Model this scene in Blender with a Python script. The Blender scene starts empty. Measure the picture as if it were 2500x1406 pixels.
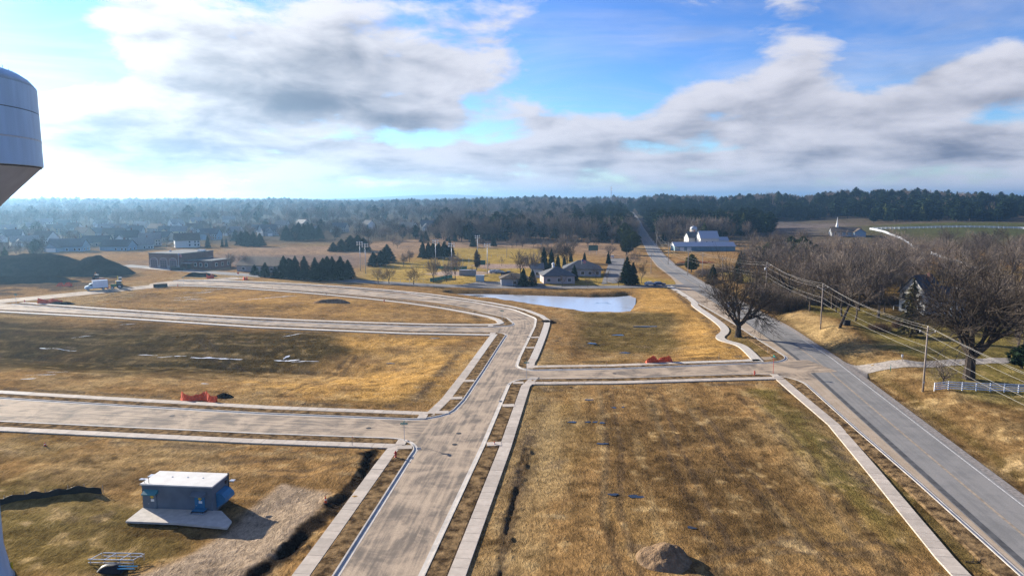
import bpy, bmesh, math, random
import numpy as np
from mathutils import Vector, Matrix

R = math.radians
rng = random.Random(7)
SC = bpy.context.scene
COL = SC.collection

# ---------------------------------------------------------------- camera, sky, sun, exposure
CAM_H = 32.0
PITCH = R(7.45)
FPX = 2500 * 24 / 36
cam_d = bpy.data.cameras.new('camera')
cam_d.lens = 24
cam_d.sensor_width = 36
cam_d.clip_start = 0.5
cam_d.clip_end = 40000
cam = bpy.data.objects.new('camera', cam_d)
COL.objects.link(cam)
cam.location = (0, 0, CAM_H)
cam.rotation_euler = (R(90) - PITCH, 0, 0)
SC.camera = cam

SUN_AZ, SUN_EL = R(-53), R(18.5)
SUN = Vector((math.sin(SUN_AZ) * math.cos(SUN_EL), math.cos(SUN_AZ) * math.cos(SUN_EL), math.sin(SUN_EL)))
sun_d = bpy.data.lights.new('sun', 'SUN')
sun_d.energy = 5.0
sun_d.angle = R(0.6)
sun_d.color = (1.0, 0.91, 0.765)
sun = bpy.data.objects.new('sun', sun_d)
COL.objects.link(sun)
sun.rotation_euler = (-SUN).to_track_quat('-Z', 'Y').to_euler()
sun.location = SUN * 100

SC.view_settings.view_transform = 'Standard'
SC.view_settings.look = 'None'
SC.view_settings.exposure = 1.28
SC.view_settings.gamma = 1
SC.view_settings.use_curve_mapping = False
SC.render.film_transparent = False
try:
    SC.cycles.use_denoising = True
    SC.cycles.denoiser = 'OPENIMAGEDENOISE'
    SC.cycles.denoising_input_passes = 'RGB_ALBEDO_NORMAL'
    SC.cycles.denoising_prefilter = 'NONE'
    SC.cycles.volume_bounces = 0
    SC.cycles.max_bounces = 6
    SC.cycles.transparent_max_bounces = 12
    SC.cycles.diffuse_bounces = 3
except Exception:
    pass


def pix_dir(px, py):
    """Direction of a photograph pixel (2500 x 1406)."""
    cx = (px - 1250) / FPX
    cz = -(py - 703) / FPX
    c, s = math.cos(PITCH), math.sin(PITCH)
    return Vector((cx, c + s * cz, c * cz - s))


def azel(px, py):
    d = pix_dir(px, py).normalized()
    return math.atan2(d.x, d.y), math.asin(d.z)


class NT:
    """Tiny helper to write shader node trees."""
    def __init__(self, tree):
        self.t = tree
        tree.nodes.clear()

    def n(self, kind, **kw):
        o = self.t.nodes.new(kind)
        for k, v in kw.items():
            setattr(o, k, v)
        return o

    def put(self, sock, v):
        if v is None:
            return
        if isinstance(v, bpy.types.NodeSocket):
            self.t.links.new(v, sock)
        else:
            sock.default_value = v

    def m(self, op, a, b=None, c=None, clamp=False):
        o = self.n('ShaderNodeMath', operation=op)
        o.use_clamp = clamp
        for i, v in enumerate((a, b, c)):
            self.put(o.inputs[i], v)
        return o.outputs[0]

    def ss(self, x, a, b, lo=0.0, hi=1.0):
        o = self.n('ShaderNodeMapRange', interpolation_type='SMOOTHSTEP')
        for i, v in enumerate((x, a, b, lo, hi)):
            self.put(o.inputs[i], v)
        return o.outputs[0]

    def mix(self, f, a, b, mode='MIX'):
        o = self.n('ShaderNodeMix', data_type='RGBA', blend_type=mode)
        self.put(o.inputs[0], f)
        self.put(o.inputs[6], a if isinstance(a, bpy.types.NodeSocket) else (*a, 1)[:4])
        self.put(o.inputs[7], b if isinstance(b, bpy.types.NodeSocket) else (*b, 1)[:4])
        return o.outputs[2]

    def noise(self, vec, scale, detail=4, rough=0.5, dist=0.0):
        o = self.n('ShaderNodeTexNoise')
        self.put(o.inputs['Vector'], vec)
        o.inputs['Scale'].default_value = scale
        o.inputs['Detail'].default_value = detail
        o.inputs['Roughness'].default_value = rough
        o.inputs['Distortion'].default_value = dist
        return o.outputs[0]

    def xyz(self, x, y, z=0.0):
        o = self.n('ShaderNodeCombineXYZ')
        for i, v in enumerate((x, y, z)):
            self.put(o.inputs[i], v)
        return o.outputs[0]


def make_world():
    w = bpy.data.worlds.new('World')
    SC.world = w
    w.use_nodes = True
    w.cycles.sampling_method = 'MANUAL'
    w.cycles.sample_map_resolution = 512
    N = NT(w.node_tree)
    sky = N.n('ShaderNodeTexSky', sky_type='NISHITA')
    sky.sun_disc = False
    sky.sun_elevation = SUN_EL
    sky.sun_rotation = SUN_AZ % (2 * math.pi)
    sky.altitude = 300
    sky.air_density = 1.0
    sky.dust_density = 0.15
    sky.ozone_density = 2.5
    tc = N.n('ShaderNodeTexCoord')
    sep = N.n('ShaderNodeSeparateXYZ')
    N.put(sep.inputs[0], tc.outputs['Generated'])
    x, y, z = sep.outputs
    az = N.m('ARCTAN2', x, y)
    el = N.m('ARCSINE', N.m('MAXIMUM', N.m('MINIMUM', z, 1.0), -1.0))
    zz = N.m('ADD', N.m('MAXIMUM', z, 0.0), 0.10)
    px_, py_ = N.m('DIVIDE', x, zz), N.m('DIVIDE', y, zz)
    p = N.xyz(px_, py_, 0.0)
    n1 = N.noise(p, 0.55, 7, 0.56, 0.35)
    # the same field a little nearer the sun: its difference lights the cloud edges
    p2 = N.xyz(N.m('ADD', px_, -0.42), N.m('ADD', py_, 0.34), 0.0)
    n2 = N.noise(p2, 0.55, 3, 0.5, 0.35)
    # heaps seen from the side (az / elevation space), for puffy edges
    q = N.xyz(N.m('MULTIPLY', az, 10.0), N.m('MULTIPLY', el, 25.0), 3.7)
    n3 = N.noise(q, 1.0, 7, 0.55, 0.25)
    qb = N.xyz(N.m('ADD', N.m('MULTIPLY', az, 10.0), -0.22), N.m('ADD', N.m('MULTIPLY', el, 25.0), 0.45), 3.7)
    n3b = N.noise(qb, 1.0, 4, 0.5, 0.25)

    ae = N.xyz(az, el, 0.0)

    def blobs(lst):
        """Sum of soft elliptical patches, given by direction and angular size."""
        tot = 0.0
        for (bx, by, sx, sy, amp) in lst:
            a0, e0 = azel(bx, by)
            sa, se = sx / FPX, sy / FPX
            ma = N.n('ShaderNodeVectorMath', operation='MULTIPLY_ADD')
            N.put(ma.inputs[0], ae)
            ma.inputs[1].default_value = (1 / sa, 1 / se, 0)
            ma.inputs[2].default_value = (-a0 / sa, -e0 / se, 0)
            dt = N.n('ShaderNodeVectorMath', operation='DOT_PRODUCT')
            N.put(dt.inputs[0], ma.outputs[0])
            N.put(dt.inputs[1], ma.outputs[0])
            tot = N.m('MULTIPLY_ADD', N.m('POWER', 0.36788, dt.outputs['Value']), amp, tot)
        return tot
    cover = blobs([
        (330, 50, 130, 110, .75), (430, 190, 150, 110, .85), (230, 245, 150, 50, .75), (330, 300, 300, 55, .65), (60, 300, 200, 60, .5),
        (760, 100, 300, 130, .95), (620, 230, 200, 90, .6), (900, 250, 250, 70, .6), (1080, 290, 120, 40, .4),
        (1240, 100, 90, 70, .30), (1130, 150, 90, 80, .40), (1240, 215, 70, 50, .16),
        (1330, 300, 150, 50, .65), (1480, 320, 120, 42, .62), (1250, 370, 300, 32, .5),
        (1800, 230, 150, 62, .85), (1985, 180, 95, 85, .80), (2080, 270, 180, 48, .85), (1660, 270, 90, 42, .7), (1900, 322, 250, 32, .5),
        (2400, 170, 140, 62, .85), (2300, 205, 90, 36, .6), (2480, 200, 120, 60, .6), (2480, 330, 160, 40, .5), (2400, 400, 260, 30, .4), (1050, 190, 110, 70, .35),
        (2200, 352, 350, 40, .6), (1650, 392, 300, 20, .45), (300, 365, 260, 45, .55), (700, 395, 500, 30, .45), (1750, 12, 220, 34, .22), (1960, 70, 90, 50, .30),
        (70, 80, 130, 110, -.85), (290, 150, 95, 40, -.75), (150, 185, 80, 40, -.5), (1480, 110, 120, 95, -.70), (1560, 225, 60, 45, -.6), (1390, 215, 90, 40, -.5),
        (1700, 120, 80, 60, -.6), (2185, 120, 75, 80, -.7), (2330, 60, 200, 40, -.5), (2430, 283, 70, 18, -.7), (580, 396, 60, 14, -.45), (1150, 250, 30, 30, -.35), (1830, 362, 70, 10, -.4)])
    gloom = blobs([
        (800, 170, 270, 90, .80), (620, 240, 130, 36, .45), (850, 265, 210, 34, .60), (1000, 297, 120, 22, .55), (350, 352, 230, 32, .55), (720, 347, 200, 26, .45),
        (1280, 372, 130, 16, .55), (1500, 352, 120, 20, .45), (2090, 275, 170, 36, .65), (1700, 312, 130, 22, .45), (2430, 238, 130, 22, .55), (2150, 372, 300, 22, .50),
        (1650, 398, 150, 14, .45), (280, 414, 150, 18, .35), (1900, 250, 120, 30, .25)])
    horizon = N.ss(el, R(6.5), R(0.3), 0.0, 0.62)
    qs = N.xyz(N.m('MULTIPLY', az, 8.0), N.m('MULTIPLY', el, 52.0), 8.1)
    n5 = N.noise(qs, 1.0, 4, 0.55, 0.5)
    strata = N.m('MULTIPLY', N.m('SUBTRACT', n5, 0.5), N.ss(el, R(9.0), R(2.0), 0.0, 1.0))
    n4 = N.noise(q, 3.3, 4, 0.6, 0.4)
    cover = N.m('MULTIPLY', cover, 0.80)
    gloom = N.m('MULTIPLY', gloom, N.m('ADD', N.m('MULTIPLY', n3, 1.7), 0.15))
    d = N.m('ADD', N.m('MULTIPLY', N.m('SUBTRACT', n1, 0.5), 0.8), N.m('MULTIPLY', N.m('SUBTRACT', n3, 0.5), 1.9))
    d = N.m('ADD', d, N.m('MULTIPLY', N.m('SUBTRACT', n4, 0.5), 0.40))
    d = N.m('ADD', d, N.m('MULTIPLY', strata, 0.6))
    d = N.m('SUBTRACT', N.m('ADD', N.m('ADD', d, cover), horizon), 0.20)
    alpha = N.ss(d, -0.14, 0.44)
    veil = N.m('MULTIPLY', N.ss(N.noise(p, 0.9, 5, 0.6, 0.8), 0.38, 0.72), 0.42)
    alpha = N.m('MAXIMUM', alpha, veil)
    thick = N.ss(d, 0.30, 1.2)
    lit = N.m('ADD', N.m('MULTIPLY', N.m('SUBTRACT', n1, n2), 0.9), N.m('MULTIPLY', N.m('SUBTRACT', n3, n3b), 1.9))
    # angle to the sun
    ds = N.n('ShaderNodeVectorMath', operation='DOT_PRODUCT')
    N.put(ds.inputs[0], tc.outputs['Generated'])
    ds.inputs[1].default_value = SUN
    glow = N.m('POWER', N.m('MAXIMUM', ds.outputs['Value'], 0.0), 7.0)
    lit = N.m('SUBTRACT', lit, N.m('MULTIPLY', N.m('ADD', strata, N.ss(el, R(8.0), R(2.5), 0.0, 0.10)), 1.05))
    shade = N.m('SUBTRACT', N.m('SUBTRACT', N.m('ADD', 0.98, lit), N.m('MULTIPLY', thick, 0.18)), N.m('MULTIPLY', gloom, 0.80))
    shade = N.ss(shade, -0.28, 1.22)
    dark = N.mix(glow, (0.070, 0.085, 0.122), (0.15, 0.16, 0.18))
    light = N.mix(glow, (0.315, 0.317, 0.355), (0.60, 0.585, 0.56))
    ccol = N.mix(shade, dark, light)
    # clear sky: the Nishita sky, with the deep blue of the photograph
    gm = N.n('ShaderNodeGamma')
    gm.inputs[1].default_value = 1.55
    bg = N.n('ShaderNodeVectorMath', operation='SCALE')
    N.put(bg.inputs[0], sky.outputs[0])
    bg.inputs['Scale'].default_value = 0.10
    N.put(gm.inputs[0], bg.outputs[0])
    b2 = N.n('ShaderNodeVectorMath', operation='MULTIPLY')
    N.put(b2.inputs[0], gm.outputs[0])
    b2.inputs[1].default_value = (0.78, 0.92, 1.22)
    clear = b2.outputs[0]
    col = N.mix(alpha, clear, ccol)
    out = N.n('ShaderNodeOutputWorld')
    b = N.n('ShaderNodeBackground')
    N.put(b.inputs[0], col)
    b.inputs[1].default_value = 1.0
    N.put(out.inputs[0], b.outputs[0])


make_world()

# ---------------------------------------------------------------- helpers
def P(px, py, z=0.0):
    d = pix_dir(px, py)
    t = (z - CAM_H) / d.z
    return d.x * t, d.y * t


def smooth(a, b, x):
    t = np.clip((np.asarray(x, float) - a) / (b - a), 0, 1)
    return t * t * (3 - 2 * t)


_tab = np.random.RandomState(3).rand(256, 256)


def vnoise(x, y):
    xi, yi = np.floor(x).astype(int), np.floor(y).astype(int)
    fx, fy = x - xi, y - yi
    fx, fy = fx * fx * (3 - 2 * fx), fy * fy * (3 - 2 * fy)
    a, b = _tab[xi & 255, yi & 255], _tab[(xi + 1) & 255, yi & 255]
    c, d = _tab[xi & 255, (yi + 1) & 255], _tab[(xi + 1) & 255, (yi + 1) & 255]
    return (a * (1 - fx) + b * fx) * (1 - fy) + (c * (1 - fx) + d * fx) * fy


def fbm(x, y, oct=4, g=0.5):
    s, a, t = 0.0, 1.0, 0.0
    for i in range(oct):
        s = s + a * (vnoise(x * 2 ** i + 17.3 * i, y * 2 ** i + 9.1 * i) - 0.5)
        t += a
        a *= g
    return s / t * 2


def seg_dist(X, Y, pts, closed=False):
    """Distance of points to a polyline."""
    best = np.full(np.shape(X), 1e9)
    q = list(pts) + ([pts[0]] if closed else [])
    for (ax, ay), (bx, by) in zip(q[:-1], q[1:]):
        dx, dy = bx - ax, by - ay
        L = dx * dx + dy * dy + 1e-9
        t = np.clip(((X - ax) * dx + (Y - ay) * dy) / L, 0, 1)
        best = np.minimum(best, (X - ax - t * dx) ** 2 + (Y - ay - t * dy) ** 2)
    return np.sqrt(best)


def inside(X, Y, pts):
    r = np.zeros(np.shape(X), bool)
    n = len(pts)
    for i in range(n):
        (x1, y1), (x2, y2) = pts[i], pts[(i + 1) % n]
        if y1 == y2:
            continue
        c = ((Y < y1) != (Y < y2)) & (X < (x2 - x1) * (Y - y1) / (y2 - y1) + x1)
        r ^= c
    return r


def sdist(X, Y, pts):
    """Signed distance to a polygon, negative inside."""
    d = seg_dist(X, Y, pts, True)
    return np.where(inside(X, Y, pts), -d, d)


def PP(lst, z=0.0):
    return [P(a, b, z) for a, b in lst]


def resample(pts, step):
    out = [tuple(pts[0])]
    for (a, b) in zip(pts[:-1], pts[1:]):
        L = math.dist(a, b)
        k = max(1, round(L / step))
        for i in range(1, k + 1):
            t = i / k
            out.append(tuple(a[j] + (b[j] - a[j]) * t for j in range(len(a))))
    return out


def smooth_line(pts, it=2):
    """Chaikin corner cutting that keeps the ends."""
    for _ in range(it):
        q = [pts[0]]
        for a, b in zip(pts[:-1], pts[1:]):
            q.append((a[0] * .75 + b[0] * .25, a[1] * .75 + b[1] * .25))
            q.append((a[0] * .25 + b[0] * .75, a[1] * .25 + b[1] * .75))
        q.append(pts[-1])
        pts = q
    return pts


def fillet(pts, radii):
    """Round the corners of a polyline. radii: {index: radius}."""
    out = []
    for i, p in enumerate(pts):
        r = radii.get(i)
        if not r or i in (0, len(pts) - 1):
            out.append(p)
            continue
        a, b = Vector(pts[i - 1]), Vector(pts[i + 1])
        c = Vector(p)
        u, v = (a - c).normalized(), (b - c).normalized()
        ang = math.acos(max(-1, min(1, u.dot(v))))
        tl = min(r / math.tan(ang / 2), (a - c).length * .9, (b - c).length * .9)
        r = tl * math.tan(ang / 2)
        p0, p1 = c + u * tl, c + v * tl
        cen = c + (u + v).normalized() * (r / math.sin(ang / 2))
        a0 = math.atan2(p0.y - cen.y, p0.x - cen.x)
        a1 = math.atan2(p1.y - cen.y, p1.x - cen.x)
        da = (a1 - a0 + math.pi) % (2 * math.pi) - math.pi
        k = 9
        for j in range(k + 1):
            t = a0 + da * j / k
            out.append((cen.x + r * math.cos(t), cen.y + r * math.sin(t)))
    return out


def offset(pts, d):
    """Offset a polyline to its left (d > 0) with mitred corners."""
    out = []
    n = len(pts)
    for i in range(n):
        dirs = []
        if i > 0:
            dirs.append((Vector(pts[i]) - Vector(pts[i - 1])).normalized())
        if i < n - 1:
            dirs.append((Vector(pts[i + 1]) - Vector(pts[i])).normalized())
        ns = [Vector((-v.y, v.x)) for v in dirs]
        m = sum(ns, Vector((0, 0)))
        if m.length < 1e-6:
            m = ns[0]
        m.normalize()
        k = d / max(0.35, m.dot(ns[0]))
        out.append((pts[i][0] + m.x * k, pts[i][1] + m.y * k))
    return out


class MB:
    """Collects shapes and links them as one mesh object."""
    def __init__(self):
        self.v, self.f = [], []

    def add(self, vs, fs):
        k = len(self.v)
        self.v += [tuple(a) for a in vs]
        self.f += [tuple(i + k for i in q) for q in fs]
        return self

    def box(self, c, s, rz=0.0, top=1.0, M=None):
        x, y, z = s[0] / 2, s[1] / 2, s[2] / 2
        vs = []
        for sz, k in ((-1, 1.0), (1, top)):
            for sx, sy in ((-1, -1), (1, -1), (1, 1), (-1, 1)):
                vs.append(Vector((sx * x * k, sy * y * k, sz * z)))
        m = M or Matrix.Rotation(rz, 3, 'Z')
        vs = [m @ v + Vector(c) for v in vs]
        return self.add(vs, [(3, 2, 1, 0), (4, 5, 6, 7), (0, 1, 5, 4), (1, 2, 6, 5), (2, 3, 7, 6), (3, 0, 4, 7)])

    def tube(self, a, b, r0, r1=None, n=6, caps=True):
        r1 = r0 if r1 is None else r1
        a, b = Vector(a), Vector(b)
        d = (b - a)
        if d.length < 1e-6:
            return self
        q = d.to_track_quat('Z', 'Y')
        vs = []
        for p, r in ((a, r0), (b, r1)):
            for i in range(n):
                t = 2 * math.pi * i / n
                vs.append(p + q @ Vector((r * math.cos(t), r * math.sin(t), 0)))
        fs = [(i, (i + 1) % n, n + (i + 1) % n, n + i) for i in range(n)]
        if caps:
            fs += [tuple(range(n))[::-1], tuple(range(n, 2 * n))]
        return self.add(vs, fs)

    def lathe(self, prof, n=24, c=(0, 0, 0), caps=True):
        vs, fs = [], []
        for r, z in prof:
            for i in range(n):
                t = 2 * math.pi * i / n
                vs.append((c[0] + r * math.cos(t), c[1] + r * math.sin(t), c[2] + z))
        for j in range(len(prof) - 1):
            for i in range(n):
                fs.append((j * n + i, j * n + (i + 1) % n, (j + 1) * n + (i + 1) % n, (j + 1) * n + i))
        if caps:
            fs += [tuple(range(n))[::-1], tuple(range((len(prof) - 1) * n, len(prof) * n))]
        return self.add(vs, fs)

    def prism(self, poly, z0, z1):
        """Vertical extrusion of a counter-clockwise outline."""
        n = len(poly)
        vs = [(p[0], p[1], z0) for p in poly] + [(p[0], p[1], z1) for p in poly]
        fs = [tuple(range(n))[::-1], tuple(range(n, 2 * n))]
        fs += [(i, (i + 1) % n, n + (i + 1) % n, n + i) for i in range(n)]
        return self.add(vs, fs)

    def strip(self, A, B):
        """Quads between two 3D polylines of equal length."""
        n = len(A)
        return self.add(list(A) + list(B), [(i, i + 1, n + i + 1, n + i) for i in range(n - 1)])

    def build(self, name, mat, parent=None, smooth_=False, loc=None, rz=0.0):
        me = bpy.data.meshes.new(name)
        me.from_pydata(self.v, [], self.f)
        me.materials.append(mat)
        if smooth_:
            me.polygons.foreach_set('use_smooth', [True] * len(me.polygons))
        me.update()
        o = bpy.data.objects.new(name, me)
        COL.objects.link(o)
        if parent:
            o.parent = parent
        if loc is not None:
            o.location = loc
        if rz:
            o.rotation_euler = (0, 0, rz)
        return o


def tag(o, label=None, cat=None, group=None, kind=None):
    for k, v in (('label', label), ('category', cat), ('group', group), ('kind', kind)):
        if v:
            o[k] = v
    return o


def empty(name, loc=(0, 0, 0), rz=0.0, label=None, cat=None, group=None):
    o = bpy.data.objects.new(name, None)
    o.empty_display_size = 0.3
    COL.objects.link(o)
    o.location = loc
    o.rotation_euler = (0, 0, rz)
    tag(o, label, cat, group)
    return o


def link_mesh(name, me, parent=None, loc=(0, 0, 0), rz=0.0, sc=1.0):
    o = bpy.data.objects.new(name, me)
    COL.objects.link(o)
    o.parent = parent
    o.location = loc
    o.rotation_euler = (0, 0, rz)
    o.scale = (sc, sc, sc) if not isinstance(sc, tuple) else sc
    return o


# ---------------------------------------------------------------- materials
def mat(name, col, rough=0.85, var=0.25, scale=1.0, bump=0.0, bscale=None, metal=0.0, spec=0.3, detail=5, col2=None,
        stretch=None, coords='Object'):
    m = bpy.data.materials.new(name)
    m.use_nodes = True
    N = NT(m.node_tree)
    out = N.n('ShaderNodeOutputMaterial')
    b = N.n('ShaderNodeBsdfPrincipled')
    N.put(out.inputs[0], b.outputs[0])
    b.inputs['Roughness'].default_value = rough
    b.inputs['Metallic'].default_value = metal
    b.inputs['Specular IOR Level'].default_value = spec
    tc = N.n('ShaderNodeTexCoord')
    vec = tc.outputs[coords]
    if stretch:
        mp = N.n('ShaderNodeMapping')
        mp.inputs['Scale'].default_value = stretch
        N.put(mp.inputs[0], vec)
        vec = mp.outputs[0]
    n = N.noise(vec, scale, detail, 0.6)
    lo = tuple(c * (1 - var) for c in col)
    hi = col2 or tuple(min(1, c * (1 + var)) for c in col)
    N.put(b.inputs['Base Color'], N.mix(N.ss(n, 0.3, 0.7), lo, hi))
    if bump:
        bn = N.n('ShaderNodeBump')
        bn.inputs['Strength'].default_value = 1.0
        bn.inputs['Distance'].default_value = bump
        N.put(bn.inputs['Height'], N.noise(vec, bscale or scale * 4, 5, 0.6))
        N.put(b.inputs['Normal'], bn.outputs[0])
    return m


M = {}
M['concrete'] = mat('concrete', (0.50, 0.455, 0.40), 0.9, 0.12, 1.5, 0.004, 30)
M['kerb'] = mat('kerb_concrete', (0.52, 0.48, 0.43), 0.9, 0.15, 0.8)
M['white'] = mat('white_paint', (0.78, 0.77, 0.74), 0.5, 0.06, 2)
M['steel'] = mat('galvanised_steel', (0.42, 0.45, 0.50), 0.45, 0.12, 3, metal=0.5)
M['wood'] = mat('weathered_wood', (0.28, 0.235, 0.20), 0.9, 0.25, 2, stretch=(6, 6, 0.6))
M['dark'] = mat('dark_rubber', (0.025, 0.025, 0.028), 0.7, 0.2, 3)
M['black'] = mat('black_plastic', (0.02, 0.02, 0.022), 0.5, 0.2, 3)
M['glass'] = mat('dark_glass', (0.03, 0.04, 0.05), 0.12, 0.1, 1, spec=0.6)
M['orange'] = mat('orange_netting', (0.75, 0.10, 0.03), 0.7, 0.3, 3)
M['red'] = mat('red_paint', (0.45, 0.03, 0.02), 0.5, 0.15, 3)
M['green_sign'] = mat('green_sign_sheet', (0.005, 0.19, 0.14), 0.4, 0.1, 3)
M['yellow'] = mat('yellow_paint', (0.60, 0.40, 0.03), 0.5, 0.1, 3)
M['soil'] = mat('dark_topsoil', (0.018, 0.014, 0.012), 0.95, 0.4, 0.6, 0.25, 1.2, spec=0.0)
M['clay'] = mat('brown_subsoil', (0.23, 0.155, 0.095), 0.95, 0.3, 1.6, 0.22, 4.0, spec=0.0)

# ---------------------------------------------------------------- the street plan (metres, from the photograph's ground plane)
KERB = {}
KERB['sw'] = ([(-16.6, 38), (-15.2, 54.7), (-12.75, 82), (-12.0, 88.0), (-34.2, 90.2), (-54.9, 92.9), (-74, 95.4), (-110, 100.5)], {3: 4.5})
KERB['w'] = ([(-125, 114.5), (-82.8, 107.2), (-60.7, 103.2), (-37.5, 99.2), (-9.9, 95.9), (-7.8, 106), (-5.4, 125), (-2.0, 154), (-1.0, 161.2),
              (-24.9, 163.3), (-63.7, 171.4), (-106.8, 184.9), (-148.9, 196), (-215, 213)], {4: 6.0, 8: 3.5})
KERB['nw'] = ([(-153, 206.5), (-110.3, 191), (-65.9, 177.3), (-25.9, 169.7), (-8, 168.5), (1.0, 170.5), (-1.5, 182), (-8.5, 190.5), (-20, 202), (-36, 214.5),
               (-62.9, 230.7), (-89.9, 243.6), (-107.6, 250.6), (-128, 254.5)], {5: 3.5, 6: 6, 7: 8, 8: 12, 4: 8})
KERB['e'] = ([(41.2, 38), (43.5, 54.7), (46.0, 73.9), (48, 91.8), (50.8, 114), (52.0, 123.0), (33.5, 121.1), (18.4, 119.4), (0.2, 118.8), (-0.5, 114.5),
              (-3.7, 85.5), (-7.6, 54.7), (-9.3, 38)], {5: 7.0, 8: 4.0})
KERB['ne'] = ([(-133, 266.5), (-102, 261), (-68, 248), (-36, 231), (-12, 210.5), (0.5, 196), (6.6, 181), (5.8, 169), (1.7, 136), (0.7, 125.0), (19.4, 126.4), (35.7, 128.9),
               (55.6, 132.0), (56.3, 154), (57.1, 173.7), (57.3, 208.6), (58.4, 244)], {5: 14, 6: 12, 4: 20, 9: 3.5, 12: 6.5})
ROAD = {
    'spine_street': ([(-12.9, 36), (-11.4, 54.7), (-8.3, 84), (-4.6, 113), (-1.2, 140), (1.2, 158), (2.2, 172), (0.5, 185), (-6, 198), (-19, 212), (-36, 223), (-66, 239.5),
                      (-96, 252), (-112, 256.5), (-131, 260.5)], 4.6),
    'west_street': ([(-116, 107.6), (-78.5, 101.4), (-57.8, 98), (-35.8, 94.7), (-12, 92.4), (-8, 92.2)], 4.6),
    'east_street': ([(-1, 121.7), (9, 122.2), (19, 122.9), (34.6, 125), (50, 127.3), (60, 129)], 4.4),
    'far_street': ([(-212, 217.5), (-150, 201.5), (-108, 188), (-64.8, 174.4), (-25.4, 166.5), (-6, 165), (0, 165)], 3.9),
}
far_lane = smooth_line(PP([(-120, 750), (0, 735.5), (60, 730), (170, 719.5), (290, 707), (430, 694), (520, 684.5), (585, 678)]), 2)
ROAD['crossing_lane'] = (far_lane, 4.6)
town_road = smooth_line(PP([(300, 648), (420, 657.5), (600, 671.5), (700, 677), (800, 682), (900, 688.5), (1000, 694), (1100, 698.5), (1300, 701.5), (1500, 700.5), (1700, 697)]), 2)
ROAD['town_road'] = (town_road, 3.7)
# the highway: right white line and left edge
HW_R = [(49.0, 38), (51.6, 54), (53.8, 68.1), (59.0, 100.1), (65.0, 136.7), (68.6, 173.7), (71.0, 212.8), (72.8, 262), (77.5, 325), (86.5, 395), (98.3, 467), (117, 590),
        (137.8, 720), (160, 860), (178, 980), (206, 1180), (246, 1440), (300, 1750)]
hw_y = np.array([p[1] for p in HW_R])
hw_x = np.array([p[0] for p in HW_R])
def hwx(y):
    return np.interp(y, hw_y, hw_x)

POND = PP([(1105, 719), (1200, 719.5), (1330, 723.5), (1440, 727), (1500, 726), (1532, 723), (1544, 728), (1541, 742), (1529, 763), (1440, 763), (1385, 756), (1300, 742), (1210, 730)], -1.2)
BASIN = PP([(1450, 800), (1520, 785), (1635, 792), (1665, 845), (1630, 870), (1460, 862)])
DITCH = PP([(-60, 838), (0, 845), (120, 853), (350, 867), (470, 873), (590, 877), (700, 882), (800, 886), (900, 893)])
TRENCH = PP([(600, 1420), (715, 1335), (795, 1250), (862, 1192), (900, 1140), (905, 1105)])
TRENCH2 = PP([(1222, 1420), (1240, 1290), (1262, 1200), (1277, 1120), (1285, 1095)])
BENCH = PP([(120, 853), (230, 826), (320, 795)])
CORR = [(p, w + 4.7) for k, (p, w) in ROAD.items() if k != 'town_road'] + [(town_road, 4.6)]
# skyline of the wooded hills: direction (degrees), rise (m), foot and crest distance (m)
HILL_AZ = np.radians([-44.7, -36.9, -32.2, -18.3, -12.5, -8.5, 0.0, 2.7, 9.2, 10.0, 11.9, 15.1, 16.7, 20.7, 22.8, 25.6, 31.0, 33.4, 36.9, 44.7])
HILL_A = np.array([20.2, 18.6, 21.7, 20.0, 10.7, 14.7, 16.0, 21.8, 21.5, 16.1, 23.0, 22.9, 18.6, 25.6, 19.3, 29.7, 29.7, 24.4, 22.0, 22.0])
HILL_S = np.array([885.0, 868.0, 849.0, 740.0, 670.0, 628.0, 560.0, 578.0, 653.0, 667.0, 698.0, 710.0, 716.0, 712.0, 706.0, 698.0, 685.0, 679.0, 669.0, 660.0])
HILL_P = np.array([2700.0, 2700.0, 2600.0, 2500.0, 2100.0, 1900.0, 1700.0, 1600.0, 1500.0, 1450.0, 1420.0, 1400.0, 1350.0, 1300.0, 1280.0, 1250.0, 1250.0, 1230.0, 1200.0, 1200.0])


def corridor(X, Y):
    c = np.full(np.shape(X), 1e3)
    for pts, w in CORR:
        c = np.minimum(c, seg_dist(X, Y, pts) - w)
    # highway corridor
    d = X - hwx(Y)
    left = -np.interp(Y, [40, 116, 140, 250, 400, 2000], [14, 14, 18, 15, 8.5, 8.5])
    h = np.maximum(d - 1.6, left - d)
    return np.minimum(c, h), d


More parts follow.
